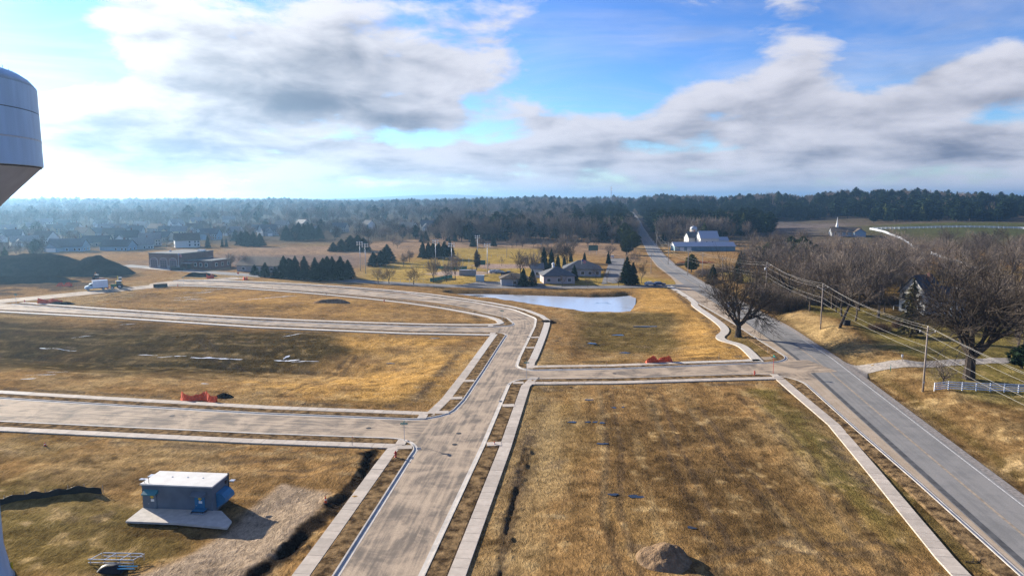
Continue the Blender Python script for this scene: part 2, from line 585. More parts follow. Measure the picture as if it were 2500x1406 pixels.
def terrain(X, Y, fine=True):
    X, Y = np.asarray(X, float), np.asarray(Y, float)
    r = np.hypot(X, Y)
    az = np.arctan2(X, np.maximum(Y, 1e-3))
    az = np.where(Y < 0, np.sign(X) * R(60), az)
    A, S, Pk = np.interp(az, HILL_AZ, HILL_A), np.interp(az, HILL_AZ, HILL_S), np.interp(az, HILL_AZ, HILL_P)
    hill = A * smooth(0, 1, (r - S) / (Pk - S)) + smooth(S, Pk, r) * 5 * fbm(X / 420, Y / 420, 3)
    hill = hill * (1 - 0.75 * smooth(1.12, 1.7, r / Pk))
    # the far blue ridge lines
    hill = hill + 26 * smooth(5200, 7000, r) * (0.8 + 0.5 * fbm(X / 1800, Y / 1800, 2)) + 55 * np.exp(-((X + 900) / 900) ** 2 - ((Y - 9300) / 900) ** 2)
    hill = hill + 10.0 * np.exp(-((X - 400) / 150) ** 2 - ((Y - 590) / 120) ** 2)
    hill = hill - 7 * np.exp(-((X - 150) / 55) ** 2) * smooth(900, 1300, Y) * smooth(2400, 1500, Y)
    c, d = corridor(X, Y)
    f = smooth(0, 5, c)
    z = hill
    # ground right of the highway stands higher than the road
    yard = smooth(2.5, 11, d) * smooth(55, 85, Y) * (1 - smooth(240, 330, Y))
    z = z + 1.7 * yard - 0.35 * np.exp(-((d - 3.2) / 1.3) ** 2) * smooth(20, 40, Y) * (Y < 600)
    # knoll beside the highway
    z = z + 1.3 * np.exp(-((X - 78) / 7) ** 2 - ((Y - 163) / 13) ** 2)
    near = smooth(420, 240, r)
    z = z + smooth(3, 7, d) * (Y < 330) * .30 * np.maximum(0, fbm(X / 1.3, Y / 1.3 + 5, 2)) * smooth(16, 9, d)
    rel = 0.46 * fbm(X / 13, Y / 13, 3) + 0.20 * fbm(X / 3.1 + 40, Y / 3.1, 3)
    dd = seg_dist(X, Y, DITCH)
    rel = rel - 1.9 * np.exp(-(dd / 11) ** 2) - 0.5 * np.exp(-(dd / 1.2) ** 2)
    rel = rel - 0.5 * np.exp(-(seg_dist(X, Y, BENCH) / 5) ** 2)
    rel = rel + 1.1 * np.exp(-((X + 128) / 15) ** 2 - ((Y - 226) / 7) ** 2) + 0.7 * np.exp(-((X + 75) / 22) ** 2 - ((Y - 203) / 6) ** 2)
    sb = sdist(X, Y, BASIN)
    rel = rel - 1.2 * smooth(11.0, -5.0, sb)
    sp = sdist(X, Y, POND)
    rel = rel - 2.2 * smooth(5.0, -2.0, sp) * smooth(0.0, 1.5, c + 3)
    if fine:
        rel = rel + 0.045 * fbm(X / 0.9, Y / 0.9, 2) * smooth(260, 90, r)
        # torn clods on the bare soil along the walks
        rel = rel + 0.16 * np.maximum(0, fbm(X / 1.4 + 7, Y / 1.4 + 3, 2) - 0.1) * np.exp(-((c - 1.5) / 2.2) ** 2) * smooth(200, 100, r)
    tr = np.minimum(seg_dist(X, Y, TRENCH), seg_dist(X, Y, TRENCH2) * 1.6 + .5)
    z = z - smooth(-.3, .4, fbm(X / 2.2, Y / 2.2, 2)) * 0.45 * np.exp(-(tr / .8) ** 2) + .35 * np.maximum(0, fbm(X / .8 + 3, Y / .8, 2)) * np.exp(-((tr - 1.1) / .8) ** 2)
    z = z + rel * f * near - 0.05 * (1 - smooth(0, 1.5, c)) * near
    far = 1 - near
    z = z + far * 0.8 * fbm(X / 60, Y / 60, 3) * smooth(4, 40, c)
    return z


GRID = {}


def terrain_fast(X, Y):
    """Height of the built ground mesh (bilinear in its own grid)."""
    az, rr, Z = GRID['az'], GRID['rr'], GRID['Z']
    A, r = np.arctan2(X, Y), np.clip(np.hypot(X, Y), rr[0], rr[-1] - 1e-6)
    i = np.clip(np.searchsorted(az, A) - 1, 0, len(az) - 2)
    j = np.clip(np.searchsorted(rr, r) - 1, 0, len(rr) - 2)
    u, v = (A - az[i]) / (az[i + 1] - az[i]), (r - rr[j]) / (rr[j + 1] - rr[j])
    return (Z[i, j] * (1 - u) + Z[i + 1, j] * u) * (1 - v) + (Z[i, j + 1] * (1 - u) + Z[i + 1, j + 1] * u) * v


def G(px, py, lo=35, hi=12000):
    """Where a photograph pixel meets the terrain."""
    d = pix_dir(px, py)
    t = np.geomspace(lo, hi, 2600)
    X, Y, Z = d.x * t, d.y * t, CAM_H + d.z * t
    h = terrain_fast(X, Y)
    k = int(np.argmax(Z < h))
    if Z[k] >= h[k]:
        k = len(t) - 1
    k = max(k, 1)
    a, b = t[k - 1], t[k]
    for _ in range(3):
        s = np.linspace(a, b, 12)
        below = (CAM_H + d.z * s) < terrain_fast(d.x * s, d.y * s)
        j = max(1, int(np.argmax(below)))
        a, b = s[j - 1], s[j]
    return Vector((d.x * b, d.y * b, CAM_H + d.z * b))


def TZ(x, y):
    return float(terrain_fast(np.array([x]), np.array([y]))[0])


# ---------------------------------------------------------------- ground
RUTS = [PP(q) for q in ([(1600, 960), (1640, 1080), (1690, 1200), (1760, 1330)], [(1480, 960), (1500, 1100), (1490, 1250), (1540, 1400)], [(1700, 1000), (1800, 1130), (1950, 1280), (2060, 1390)], [(1820, 970), (1950, 1100), (2090, 1290), (2180, 1400)],
                     [(560, 1120), (700, 1110), (830, 1100)], [(640, 1150), (760, 1150), (870, 1120)], [(500, 830), (520, 855), (590, 880)], [(860, 860), (780, 920), (700, 960)], [(1700, 1390), (1900, 1330), (2150, 1340)])]


def col_mask(X, Y, poly_px, feather, z=0.0, wob=0.0):
    pts = PP(poly_px, z)
    xs, ys = [p[0] for p in pts], [p[1] for p in pts]
    m = np.zeros(X.shape)
    k = (X > min(xs) - feather * 2) & (X < max(xs) + feather * 2) & (Y > min(ys) - feather * 2) & (Y < max(ys) + feather * 2)
    if k.any():
        s = sdist(X[k], Y[k], pts)
        if wob:
            s = s + wob * fbm(X[k] / (feather * 1.2 + 2), Y[k] / (feather * 1.2 + 2), 3)
        m[k] = smooth(feather, -feather, s)
    return m


def ground_colour(X, Y, Z):
    r = np.hypot(X, Y)
    n1, n2, n3 = fbm(X / 22, Y / 22, 4), fbm(X / 6 + 50, Y / 6, 3), fbm(X / 1.6, Y / 1.6 + 9, 3)
    n4 = fbm(X / 45 + 5, Y / 45 + 8, 3)
    TAN, GOLD, OLIVE = np.array([.31, .182, .072]), np.array([.50, .285, .085]), np.array([.125, .092, .032])
    BROWN, SOIL, GRAVEL = np.array([.19, .115, .048]), np.array([.045, .033, .024]), np.array([.40, .30, .205])
    GREEN, STRAW = np.array([.13, .125, .035]), np.array([.34, .235, .11])
    C = np.zeros(X.shape + (3,)) + TAN

    def lay(m, c):
        nonlocal C
        m = np.clip(m, 0, 1)[..., None]
        C = C * (1 - m) + np.asarray(c) * m
    lay(smooth(0.0, 0.6, n1 + 0.4 * n2) * 0.5, OLIVE * 1.2)
    lay(smooth(0.05, 0.5, n4 + 0.5 * n2) * 0.7, STRAW)
    # west lot: olive hollow above, its colour darkened as shade on the slope, golden slope at its right
    lay(col_mask(X, Y, [(-200, 775), (500, 800), (860, 812), (900, 850), (780, 880), (560, 905), (300, 900), (-200, 900)], 7, 0, 6) * .92, OLIVE * .38)
    lay(col_mask(X, Y, [(860, 815), (1180, 822), (1090, 900), (980, 985), (640, 960), (560, 925), (820, 890)], 5, 0, 8) * smooth(-.5, .3, n2 + .6 * n1) * .9, GOLD)
    # wedge lot
    lay(col_mask(X, Y, [(300, 700), (640, 707), (1100, 770), (1150, 790), (600, 760)], 6, 0, 5) * smooth(-.4, .4, n2) * .6, GOLD * .9)
    # shed lot
    lay(col_mask(X, Y, [(-200, 1150), (200, 1200), (340, 1250), (560, 1330), (300, 1400), (-200, 1420)], 3, 0, 4) * .85, OLIVE)
    # south-east lot
    lay(col_mask(X, Y, [(1500, 960), (1830, 980), (2000, 1130), (2080, 1300), (1700, 1330), (1450, 1150)], 7, 0, 8) * smooth(-.7, .1, n2 + n1) * .9, BROWN * .72)
    lay(col_mask(X, Y, [(1230, 960), (1330, 950), (1400, 1100), (1300, 1400), (1160, 1400)], 3, 0, 4) * .7, STRAW * .95)
    lay(col_mask(X, Y, [(1830, 950), (1905, 950), (2060, 1110), (2250, 1360), (2190, 1360), (2020, 1180)], 2.0, 0, 2) * .8, GREEN * .9 + np.array([.02, .0, .0]))
    lay(col_mask(X, Y, [(1925, 950), (2010, 990), (2300, 1260), (2440, 1400), (2320, 1400), (2100, 1120)], 1.5) * .9, OLIVE * .85)
    # basin and golden slope by the pond
    lay(col_mask(X, Y, [(1560, 700), (1632, 700), (1760, 800), (1750, 825), (1840, 870), (1640, 880), (1680, 840), (1640, 770), (1560, 760)], 3, 0, 2) * .92, GOLD * 1.02)
    lay(col_mask(X, Y, [(1400, 772), (1640, 780), (1660, 840), (1620, 868), (1430, 862)], 4, -1.5, 3) * .85, OLIVE * 1.0)
    lay(col_mask(X, Y, [(1640, 702), (1790, 790), (1900, 860), (1850, 872), (1780, 830), (1785, 810), (1700, 742)], 1.2) * .8, OLIVE * 1.25)
    lay(np.exp(-(np.abs(sdist(X, Y, POND) - 2.0) / 2.2) ** 2) * .7, BROWN * .8)
    # yard and bank right of the highway
    c, d = corridor(X, Y)
    bank = smooth(1.0, 2.5, d) * smooth(330, 260, Y) * (Y > 35)
    lay(bank * .9, BROWN * .95)
    lay(bank * smooth(-.1, .45, n2 + .5 * n3) * .6, STRAW * .8)
    lay(bank * np.exp(-((d - 4.2 + .8 * n2) / .9) ** 2) * .75, OLIVE * .45)
    lay(bank * smooth(10, 15, d + 3 * n2) * smooth(92, 104, Y) * .92, [.185, .15, .048])
    lay(bank * np.exp(-((Y - 155) / 26) ** 2) * smooth(11, 8, d) * .8, STRAW * 1.05)
    lay(bank * smooth(24, 34, d + 4 * n2) * smooth(150, 190, Y) * .8, BROWN * .7)
    # bare soil along new kerbs and walks
    lay(np.exp(-((c - 0.6) / 1.3) ** 2) * smooth(-.15, .35, n3 + n2) * smooth(2.0, 0.5, d) * smooth(330, 200, r) * .85, SOIL * 1.6)
    lay(smooth(.45, .75, n2 * .8 + n3 * .5) * smooth(300, 120, r) * .55, SOIL * 2.2)
    # gravel drive by the shed, pad under the tower
    lay(col_mask(X, Y, [(690, 1178), (800, 1205), (640, 1406), (560, 1600), (100, 1600), (350, 1406), (480, 1345), (560, 1290), (640, 1215)], 1.4, 0, .8) * .97, GRAVEL)
    # churned construction ground at the far left
    lay(col_mask(X, Y, [(-250, 655), (120, 660), (350, 668), (270, 695), (90, 715), (-250, 738)], 6, 0, 5) * smooth(-.5, .1, n2) * .85, SOIL * 1.3)
    # trench torn open beside the walk, soil darkened for its own shadow
    lay(smooth(1.25, .45, seg_dist(X, Y, TRENCH) + .9 * n3 + .6 * n2), SOIL * .6)
    lay(smooth(.8, .25, seg_dist(X, Y, TRENCH2) + .9 * n3 + .5 * n2) * .8, SOIL * 1.2)
    # ruts and torn patches
    for rut in RUTS:
        lay(smooth(.55, .2, np.abs(seg_dist(X, Y, rut) - .9) + .5 * n3) * .5, SOIL * 1.6)
    lay(smooth(.25, .6, n3) * smooth(230, 90, r) * .55, STRAW * 1.2)
    lay(smooth(.25, .6, -n3) * smooth(230, 90, r) * .55, BROWN * .5)
    # park, ball fields, far fields
    fm = smooth(225, 300, Y)
    PARK = [(860, 690), (880, 655), (1000, 640), (1100, 607), (1230, 600), (1340, 607), (1420, 640), (1460, 665), (1700, 690), (1650, 702), (1300, 700), (1100, 697)]
    lay(col_mask(X, Y, PARK, 8) * .9, [.36, .25, .065])
    lay(col_mask(X, Y, [(900, 690), (940, 657), (1080, 655), (1150, 672), (1120, 690)], 6) * .9, [.42, .285, .08])
    lay(col_mask(X, Y, [(1040, 668), (1080, 662), (1170, 663), (1215, 667), (1160, 673), (1070, 674)], 3) * .9, [.42, .32, .27])
    lay(col_mask(X, Y, [(1150, 648), (1180, 643), (1330, 645), (1330, 655), (1180, 657)], 4) * .9, [.36, .26, .22])
    FAR = col_mask(X, Y, [(520, 625), (545, 606), (820, 600), (1110, 575), (1330, 562), (1520, 590), (1560, 640), (1340, 606), (1100, 604), (870, 650), (860, 690), (640, 672), (530, 655)], 12)
    lay(FAR * .9, [.30, .20, .125])
    lay(col_mask(X, Y, [(530, 622), (870, 622), (900, 640), (880, 655), (540, 652)], 8) * .9, [.20, .145, .115])
    lay(col_mask(X, Y, [(640, 600), (800, 603), (830, 615), (520, 618)], 8) * smooth(-.3, .3, n4) * .8, [.17, .125, .10])
    lay(col_mask(X, Y, [(180, 640), (520, 630), (540, 655), (330, 660)], 8) * .8, [.24, .16, .10])
    lay(smooth(440, 560, r) * (1 - FAR) * .9, [.10, .082, .058])
    lay(col_mask(X, Y, [(1560, 545), (1840, 546), (2080, 560), (2050, 585), (1600, 570)], 20) * .9, [.16, .13, .115])
    lay(smooth(.2, .9, np.exp(-((X - 400) / 150) ** 2 - ((Y - 560) / 110) ** 2)) * .92, [.085, .095, .035])
    lay(smooth(750, 1000, r) * .7, [.085, .075, .055])
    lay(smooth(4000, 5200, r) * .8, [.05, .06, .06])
    # streaks left by mowing, grading and tyres: along the streets of each side
    u1, v1 = X * .99 - Y * .13, X * .13 + Y * .99
    east = smooth(-2, 4, X) * smooth(122, 116, Y)
    ns = np.where(east > .5, fbm((X - .1 * Y) / 1.6, Y / 17, 3), fbm(u1 / 19 + 3, v1 / 2.3, 3))
    lay(smooth(.12, .5, ns) * smooth(330, 150, r) * smooth(2, 0, d) * .40, BROWN * .55)
    lay(smooth(.12, .5, -ns) * smooth(330, 150, r) * smooth(2, 0, d) * .30, STRAW * 1.1)
    drive = col_mask(X, Y, [(690, 1178), (800, 1205), (640, 1406), (560, 1600), (100, 1600), (350, 1406), (480, 1345), (560, 1290), (640, 1215)], .7, 0, .5)
    lay(drive * .95, GRAVEL * (.95 + .10 * n2[..., None]))
    lay(smooth(1.25, .45, seg_dist(X, Y, TRENCH) + .9 * n3 + .6 * n2), SOIL * .6)  # trench soil again, its own shadow included in the colour
    m = 1 + (0.28 * n3 + 0.18 * n2) * (1 - .7 * drive)
    return np.clip(C * m[..., None], 0.008, 0.8)


def make_ground():
    az = np.concatenate([np.linspace(-180, -46, 40), np.arange(-44, 44.01, 0.155), np.linspace(46, 180, 40)])
    az = np.radians(az)
    rr = np.concatenate([[0.5, 10, 20, 28, 34, 38], np.geomspace(40, 420, 560), np.geomspace(430, 14000, 200)])
    A, RR = np.meshgrid(az, rr, indexing='ij')
    X, Y = RR * np.sin(A), RR * np.cos(A)
    Z = terrain(X, Y)
    GRID.update(az=az, rr=rr, Z=Z)
    C = ground_colour(X, Y, Z)
    na, nr = X.shape
    co = np.stack([X, Y, Z], -1).reshape(-1, 3)
    idx = np.arange(na * nr).reshape(na, nr)
    q = np.stack([idx[:-1, :-1], idx[:-1, 1:], idx[1:, 1:], idx[1:, :-1]], -1).reshape(-1, 4)[:, ::-1]
    me = bpy.data.meshes.new('ground')
    me.vertices.add(len(co))
    me.vertices.foreach_set('co', co.astype(np.float32).ravel())
    me.loops.add(q.size)
    me.loops.foreach_set('vertex_index', q.astype(np.int32).ravel())
    me.polygons.add(len(q))
    me.polygons.foreach_set('loop_start', np.arange(0, q.size, 4, dtype=np.int32))
    me.polygons.foreach_set('use_smooth', np.ones(len(q), bool))
    me.update()
    at = me.color_attributes.new('Col', 'FLOAT_COLOR', 'POINT')
    rgba = np.concatenate([C.reshape(-1, 3), np.ones((len(co), 1))], 1)
    at.data.foreach_set('color', rgba.astype(np.float32).ravel())
    m = bpy.data.materials.new('winter_grass_ground')
    m.use_nodes = True
    N = NT(m.node_tree)
    out = N.n('ShaderNodeOutputMaterial')
    b = N.n('ShaderNodeBsdfPrincipled')
    b.inputs['Roughness'].default_value = 1.0
    b.inputs['Specular IOR Level'].default_value = 0.0
    N.put(out.inputs[0], b.outputs[0])
    at = N.n('ShaderNodeVertexColor')
    at.layer_name = 'Col'
    tc = N.n('ShaderNodeTexCoord')
    v = tc.outputs['Object']
    mp = N.n('ShaderNodeMapping')
    mp.inputs['Rotation'].default_value = (0, 0, 0.5)
    mp.inputs['Scale'].default_value = (1.0, 0.45, 1.0)
    N.put(mp.inputs[0], v)
    na_ = N.noise(mp.outputs[0], 3.2, 6, 0.66, 0.6)
    nb = N.noise(v, 0.55, 5, 0.6)
    k = N.m('ADD', N.m('MULTIPLY', N.ss(na_, 0.25, 0.75), 0.75), N.m('MULTIPLY', N.ss(nb, 0.3, 0.7), 0.35))
    nc = N.noise(v, 7.5, 3, 0.6)
    k = N.m('ADD', k, N.m('MULTIPLY', N.m('SUBTRACT', nc, 0.5), 1.1))
    k = N.m('MAXIMUM', N.m('ADD', k, 0.40), 0.12)
    sc = N.n('ShaderNodeVectorMath', operation='SCALE')
    N.put(sc.inputs[0], at.outputs[0])
    N.put(sc.inputs['Scale'], k)
    N.put(b.inputs['Base Color'], sc.outputs[0])
    bn = N.n('ShaderNodeBump')
    bn.inputs['Strength'].default_value = 0.9
    bn.inputs['Distance'].default_value = 0.30
    N.put(bn.inputs['Height'], N.m('ADD', N.m('ADD', na_, N.m('MULTIPLY', nb, 0.8)), N.m('MULTIPLY', nc, 0.35)))
    N.put(b.inputs['Normal'], bn.outputs[0])
    me.materials.append(m)
    o = bpy.data.objects.new('ground', me)
    COL.objects.link(o)
    tag(o, 'rolling winter ground of dry tan grass, olive lawn and bare soil', kind='structure')
    return o


make_ground()


# ---------------------------------------------------------------- roads
def road_mat(name, base, dirt, amount, long_scale=0.06):
    """Asphalt with tracked-on dirt, grain and streaks that run along the road (UV: u across in metres, v along)."""
    m = bpy.data.materials.new(name)
    m.use_nodes = True
    N = NT(m.node_tree)
    out = N.n('ShaderNodeOutputMaterial')
    b = N.n('ShaderNodeBsdfPrincipled')
    b.inputs['Roughness'].default_value = 0.9
    b.inputs['Specular IOR Level'].default_value = 0.2
    N.put(out.inputs[0], b.outputs[0])
    uv = N.n('ShaderNodeUVMap')
    tc = N.n('ShaderNodeTexCoord')
    mp = N.n('ShaderNodeMapping')
    mp.inputs['Scale'].default_value = (1.1, long_scale, 1)
    N.put(mp.inputs[0], uv.outputs[0])
    streak = N.noise(mp.outputs[0], 1.6, 6, 0.62, 0.3)
    patch = N.noise(tc.outputs['Object'], 0.22, 6, 0.65, 0.8)
    fine = N.noise(tc.outputs['Object'], 6, 4, 0.6)
    f = N.m('ADD', N.m('MULTIPLY', streak, 0.6), N.m('MULTIPLY', patch, 0.85))
    f = N.ss(f, 0.56, 0.86)
    f = N.m('MULTIPLY', f, amount)
    c = N.mix(f, base, dirt)
    c = N.mix(N.m('MULTIPLY', N.ss(fine, 0.3, 0.75), 0.3), c, tuple(k * 0.62 for k in base))
    N.put(b.inputs['Base Color'], c)
    bn = N.n('ShaderNodeBump')
    bn.inputs['Distance'].default_value = 0.012
    N.put(bn.inputs['Height'], fine)
    N.put(b.inputs['Normal'], bn.outputs[0])
    return m


M['street'] = road_mat('dusty_street_asphalt', (0.165, 0.136, 0.11), (0.50, 0.385, 0.275), 0.95)
M['highway'] = road_mat('highway_asphalt', (0.19, 0.186, 0.18), (0.285, 0.27, 0.255), 0.8, 0.012)
M['asphalt'] = road_mat('old_asphalt', (0.15, 0.145, 0.145), (0.26, 0.24, 0.225), 0.7)
M['line_white'] = mat('worn_white_line', (0.55, 0.54, 0.52), 0.8, 0.3, 2.5)
M['line_yellow'] = mat('worn_yellow_line', (0.31, 0.25, 0.185), 0.85, 0.3, 1.2)
M['shoulder'] = road_mat('sandy_shoulder', (0.34, 0.265, 0.19), (0.45, 0.36, 0.27), 0.9, 0.03)
M['gravel'] = mat('grey_gravel_shoulder', (0.27, 0.24, 0.215), 0.95, 0.3, 2.5, 0.02, 12)
M['verge'] = mat('torn_verge_soil', (0.10, 0.066, 0.04), 0.95, 0.6, 0.9, 0.12, 3.5, col2=(0.29, 0.19, 0.095), spec=0.0)


def ribbon(name, pts, z, mt, w=None, left=None, right=None, kind='structure', label=None, follow=False, parent=None, step=3.0):
    """A road sheet along a centreline (half width w) or between two equal-length edges."""
    if w is not None:
        c = resample(pts, step)
        left, right = offset(c, w), offset(c, -w)
    v, f, uv = [], [], []
    s = 0
    n = len(left)
    for i in range(n):
        if i:
            s += math.dist(left[i], left[i - 1])
        wd = math.dist(left[i], right[i])
        for p, u in ((left[i], -wd / 2), (right[i], wd / 2)):
            v.append((p[0], p[1], (TZ(*p) if follow else 0.0) + z))
            uv.append((u, s))
    for i in range(n - 1):
        f.append((2 * i, 2 * i + 1, 2 * i + 3, 2 * i + 2))
    me = bpy.data.meshes.new(name)
    me.from_pydata(v, [], f)
    l = me.uv_layers.new(name='UVMap')
    for lp in me.loops:
        l.data[lp.index].uv = uv[lp.vertex_index]
    me.materials.append(mt)
    o = bpy.data.objects.new(name, me)
    COL.objects.link(o)
    o.parent = parent
    if not parent:
        tag(o, label, kind=kind)
    return o


LABELS = {'spine_street': 'dusty asphalt street running up the middle and bending away behind the wedge of grass',
          'west_street': 'dusty asphalt street branching off past the pump shed lot',
          'east_street': 'short asphalt street joining the highway by the hydrant',
          'far_street': 'far dusty street along the wedge-shaped grass lot',
          'crossing_lane': 'pale lane with the box truck and the tractor on it',
          'town_road': 'grey road passing the fire station, the park and the pond'}
for k, (nm, (pts, w)) in enumerate(ROAD.items()):
    ribbon(nm, smooth_line(pts, 2), 0.022 - 0.004 * k if nm != 'town_road' else 0.03, M['asphalt'] if nm == 'town_road' else M['street'], w=w + 0.35,
           label=LABELS[nm])
# fills at the rounded junction corners
for i, (x, y, rad) in enumerate([(-9.6, 92.3, 8.5), (0.2, 122, 7.5), (-0.5, 166.5, 8), (53, 127.6, 9), (-128, 258, 9)]):
    mb = MB()
    mb.add([(x + rad * math.cos(t * math.pi / 12), y + rad * math.sin(t * math.pi / 12), -0.002 - 0.001 * i) for t in range(24)], [tuple(range(24))])
    o = mb.build('street_junction', M['street'])
    o.data.uv_layers.new(name='UVMap')
    for lp in o.data.loops:
        v = o.data.vertices[lp.vertex_index].co
        o.data.uv_layers[0].data[lp.index].uv = (v.x, v.y)
    tag(o, 'asphalt filling the mouth of a street junction', kind='structure')

# highway sheets
hy = np.concatenate([np.arange(36, 330, 4.0), np.arange(330, 1150, 14.0)])
hcx = hwx(hy)
def edge(off):
    off = np.broadcast_to(np.asarray(off, float), hy.shape)
    return [(float(x + o), float(y)) for x, y, o in zip(hcx, hy, off)]
wl = np.interp(hy, [36, 130, 200, 300, 1800], [-7.1, -7.6, -8.0, -7.6, -7.0])
lip = np.interp(hy, [36, 55, 75, 92, 118, 132, 140, 155, 175, 210, 244, 262, 280, 400, 1800], [-8.2, -8.3, -9.0, -9.9, -11.2, -12, -9.0, -10.4, -11.6, -13.3, -13.0, -9.6, -8.6, -7.9, -7.9])
ribbon('highway', None, 0.048, M['highway'], left=edge(wl), right=edge(0.35), follow=True, label='two-lane grey highway running straight to the wooded hill')
ribbon('sandy_shoulder', None, 0.030, M['shoulder'], left=edge(lip), right=edge(wl + 0.3), follow=True, label='tan sandy strip between highway and kerb')
ribbon('gravel_shoulder', None, 0.034, M['gravel'], left=edge(0.2), right=edge(1.7), follow=True, label='grey gravel shoulder along the right side of the highway')
sel = slice(0, 95)
ribbon('white_edge_line', None, 0.054, M['line_white'], left=edge(-0.12)[sel], right=edge(0.02)[sel], follow=True, label='thin white line along the right edge of the highway')
ribbon('yellow_centre_line', None, 0.054, M['line_yellow'], left=edge(-3.85)[sel], right=edge(-3.55)[sel], follow=True, label='faded yellow centre line of the highway')
M['seam'] = mat('dark_patched_seam', (0.075, 0.075, 0.078), 0.9, 0.3, 0.8)
ribbon('dark_seam', None, 0.054, M['seam'], left=edge(wl + 0.15)[:40], right=edge(wl + 0.85)[:40], follow=True, label='dark damp seam along the left edge of the highway')


# ---------------------------------------------------------------- kerbs, verges and walks
def slab_mat():
    m = mat('slab_concrete', (0.47, 0.405, 0.34), 0.92, 0.10, 1.1, 0.004, 25)
    N = m.node_tree
    b = [n for n in N.nodes if n.type == 'BSDF_PRINCIPLED'][0]
    src = b.inputs['Base Color'].links[0].from_socket
    info = N.nodes.new('ShaderNodeObjectInfo')
    mr = N.nodes.new('ShaderNodeMapRange')
    mr.inputs[3].default_value, mr.inputs[4].default_value = 0.86, 1.08
    N.links.new(info.outputs['Random'], mr.inputs[0])
    sc = N.nodes.new('ShaderNodeVectorMath')
    sc.operation = 'SCALE'
    N.links.new(src, sc.inputs[0])
    N.links.new(mr.outputs[0], sc.inputs['Scale'])
    N.links.new(sc.outputs[0], b.inputs['Base Color'])
    return m


M['slab'] = slab_mat()


def sweep(pts, section, closed_section=True):
    """Sweep a section of (offset to the left, z) along a 2D line."""
    lines = [[(p[0], p[1], z) for p in offset(pts, o)] for o, z in section]
    mb = MB()
    n = len(section)
    for i in range(n if closed_section else n - 1):
        mb.strip(lines[i], lines[(i + 1) % n])
    return mb


KLAB = {'sw': 'round the pump shed lot', 'w': 'round the wide hollow lot', 'nw': 'round the far wedge-shaped lot', 'e': 'round the lot with the soil mound', 'ne': 'round the pond lot'}
slab_count = 0


def walk_slabs(name, line, half, label, reach=135.0):
    """A concrete walk: single slabs near by, one strip beyond."""
    global slab_count
    root = empty(name, (*line[0], 0))
    tag(root, label, kind='structure')
    o0 = Vector((*line[0], 0))
    c = resample(line, 1.52)
    L, Rr = offset(c, half), offset(c, -half)
    far = []
    for i in range(len(c) - 1):
        mid = ((c[i][0] + c[i + 1][0]) / 2, (c[i][1] + c[i + 1][1]) / 2)
        if math.hypot(*mid) > reach or mid[1] < 44:
            far.append(i)
            continue
        zt = TZ(*mid)
        zt = max(zt, -0.02) + 0.135 + rng.uniform(-.008, .008)
        quad = [L[i], Rr[i], Rr[i + 1], L[i + 1]]
        mx, my = mid
        g = 0.985
        pl = []
        for p, q in ((quad[0], quad[3]), (quad[1], quad[2]), (quad[2], quad[1]), (quad[3], quad[0])):
            pl.append((p[0] + (q[0] - p[0]) * .012 - o0.x, p[1] + (q[1] - p[1]) * .012 - o0.y))
        MB().prism(pl, zt - 0.16, zt).build('slab', M['slab'], root)
        slab_count += 1
    if far:
        mb = MB()
        for i in far:
            zt = 0.13
            pl = [(p[0] - o0.x, p[1] - o0.y) for p in (L[i], Rr[i], Rr[i + 1], L[i + 1])]
            mb.prism(pl, zt - 0.2, zt)
        mb.build('walk_strip', M['concrete'], root)
    return root


for key, (raw, rad) in KERB.items():
    line = fillet(raw, rad)
    hw_part = {'e': (0, 5), 'ne': (12, 99)}.get(key)
    sweep(resample(line, 4), [(-0.45, 0.035), (-0.02, 0.028), (0.02, 0.15), (0.17, 0.155), (0.19, -0.1), (-0.45, -0.1)]).build('kerb', M['kerb'])
    tag(bpy.data.objects[[o.name for o in bpy.data.objects if o.name.startswith('kerb')][-1]], 'pale concrete kerb and gutter ' + KLAB[key], kind='structure')
    # verge
    vl = resample(line, 1.0)
    secs = [0.16, 0.7, 1.3, 1.95, 2.2]
    mb = MB()
    rows = []
    for o in secs:
        rows.append([(p[0], p[1], (0.0 if o > 2.1 else 0.105) + (0.06 * float(fbm(np.array(p[0] / 1.3), np.array(p[1] / 1.3), 2)) if 0.5 < o < 1.5 else 0)) for p in offset(vl, o)])
    for a, b in zip(rows[:-1], rows[1:]):
        mb.strip(a, b)
    tag(mb.build('verge', M['verge'], smooth_=True), 'strip of torn soil and grass between kerb and walk ' + KLAB[key], kind='structure')
    # walk
    if key == 'e':
        wpts = [(37.2, 46), (38.9, 57.8), (42.3, 75), (45.9, 94), (47.3, 112), (47.9, 118.6)]
        walk_slabs('sidewalk', wpts, 0.8, 'concrete sidewalk beside the highway kerb')
        wpts = [(48.7, 119.7)] + offset(raw[5:9], 2.85)[1:3] + [(2.6, 116.0)]
        walk_slabs('sidewalk', wpts, 0.76, 'narrow concrete sidewalk on the near side of the short street')
        w2 = offset(raw[8:], 2.85)
        walk_slabs('sidewalk', [(4.1, 120.2), (3.2, 116.8)] + w2[1:], 0.76, 'concrete sidewalk between the spine street and the lot with the mound')
    elif key == 'ne':
        walk_slabs('sidewalk', smooth_line(offset(raw[:10], 2.9)[:-1] + [(3.5, 130), (3.6, 126.0)], 1), 0.78, 'curving concrete sidewalk on the outer side of the bending street')
        walk_slabs('sidewalk', [(3.5, 127.9)] + offset(raw[9:13], 2.4)[1:3] + [(49.5, 133.1)], 0.76, 'concrete sidewalk on the far side of the short street')
    else:
        off = offset(raw, 2.85)
        walk_slabs('sidewalk', off if key != 'nw' else smooth_line(off, 1), 0.76, 'concrete sidewalk ' + KLAB[key])
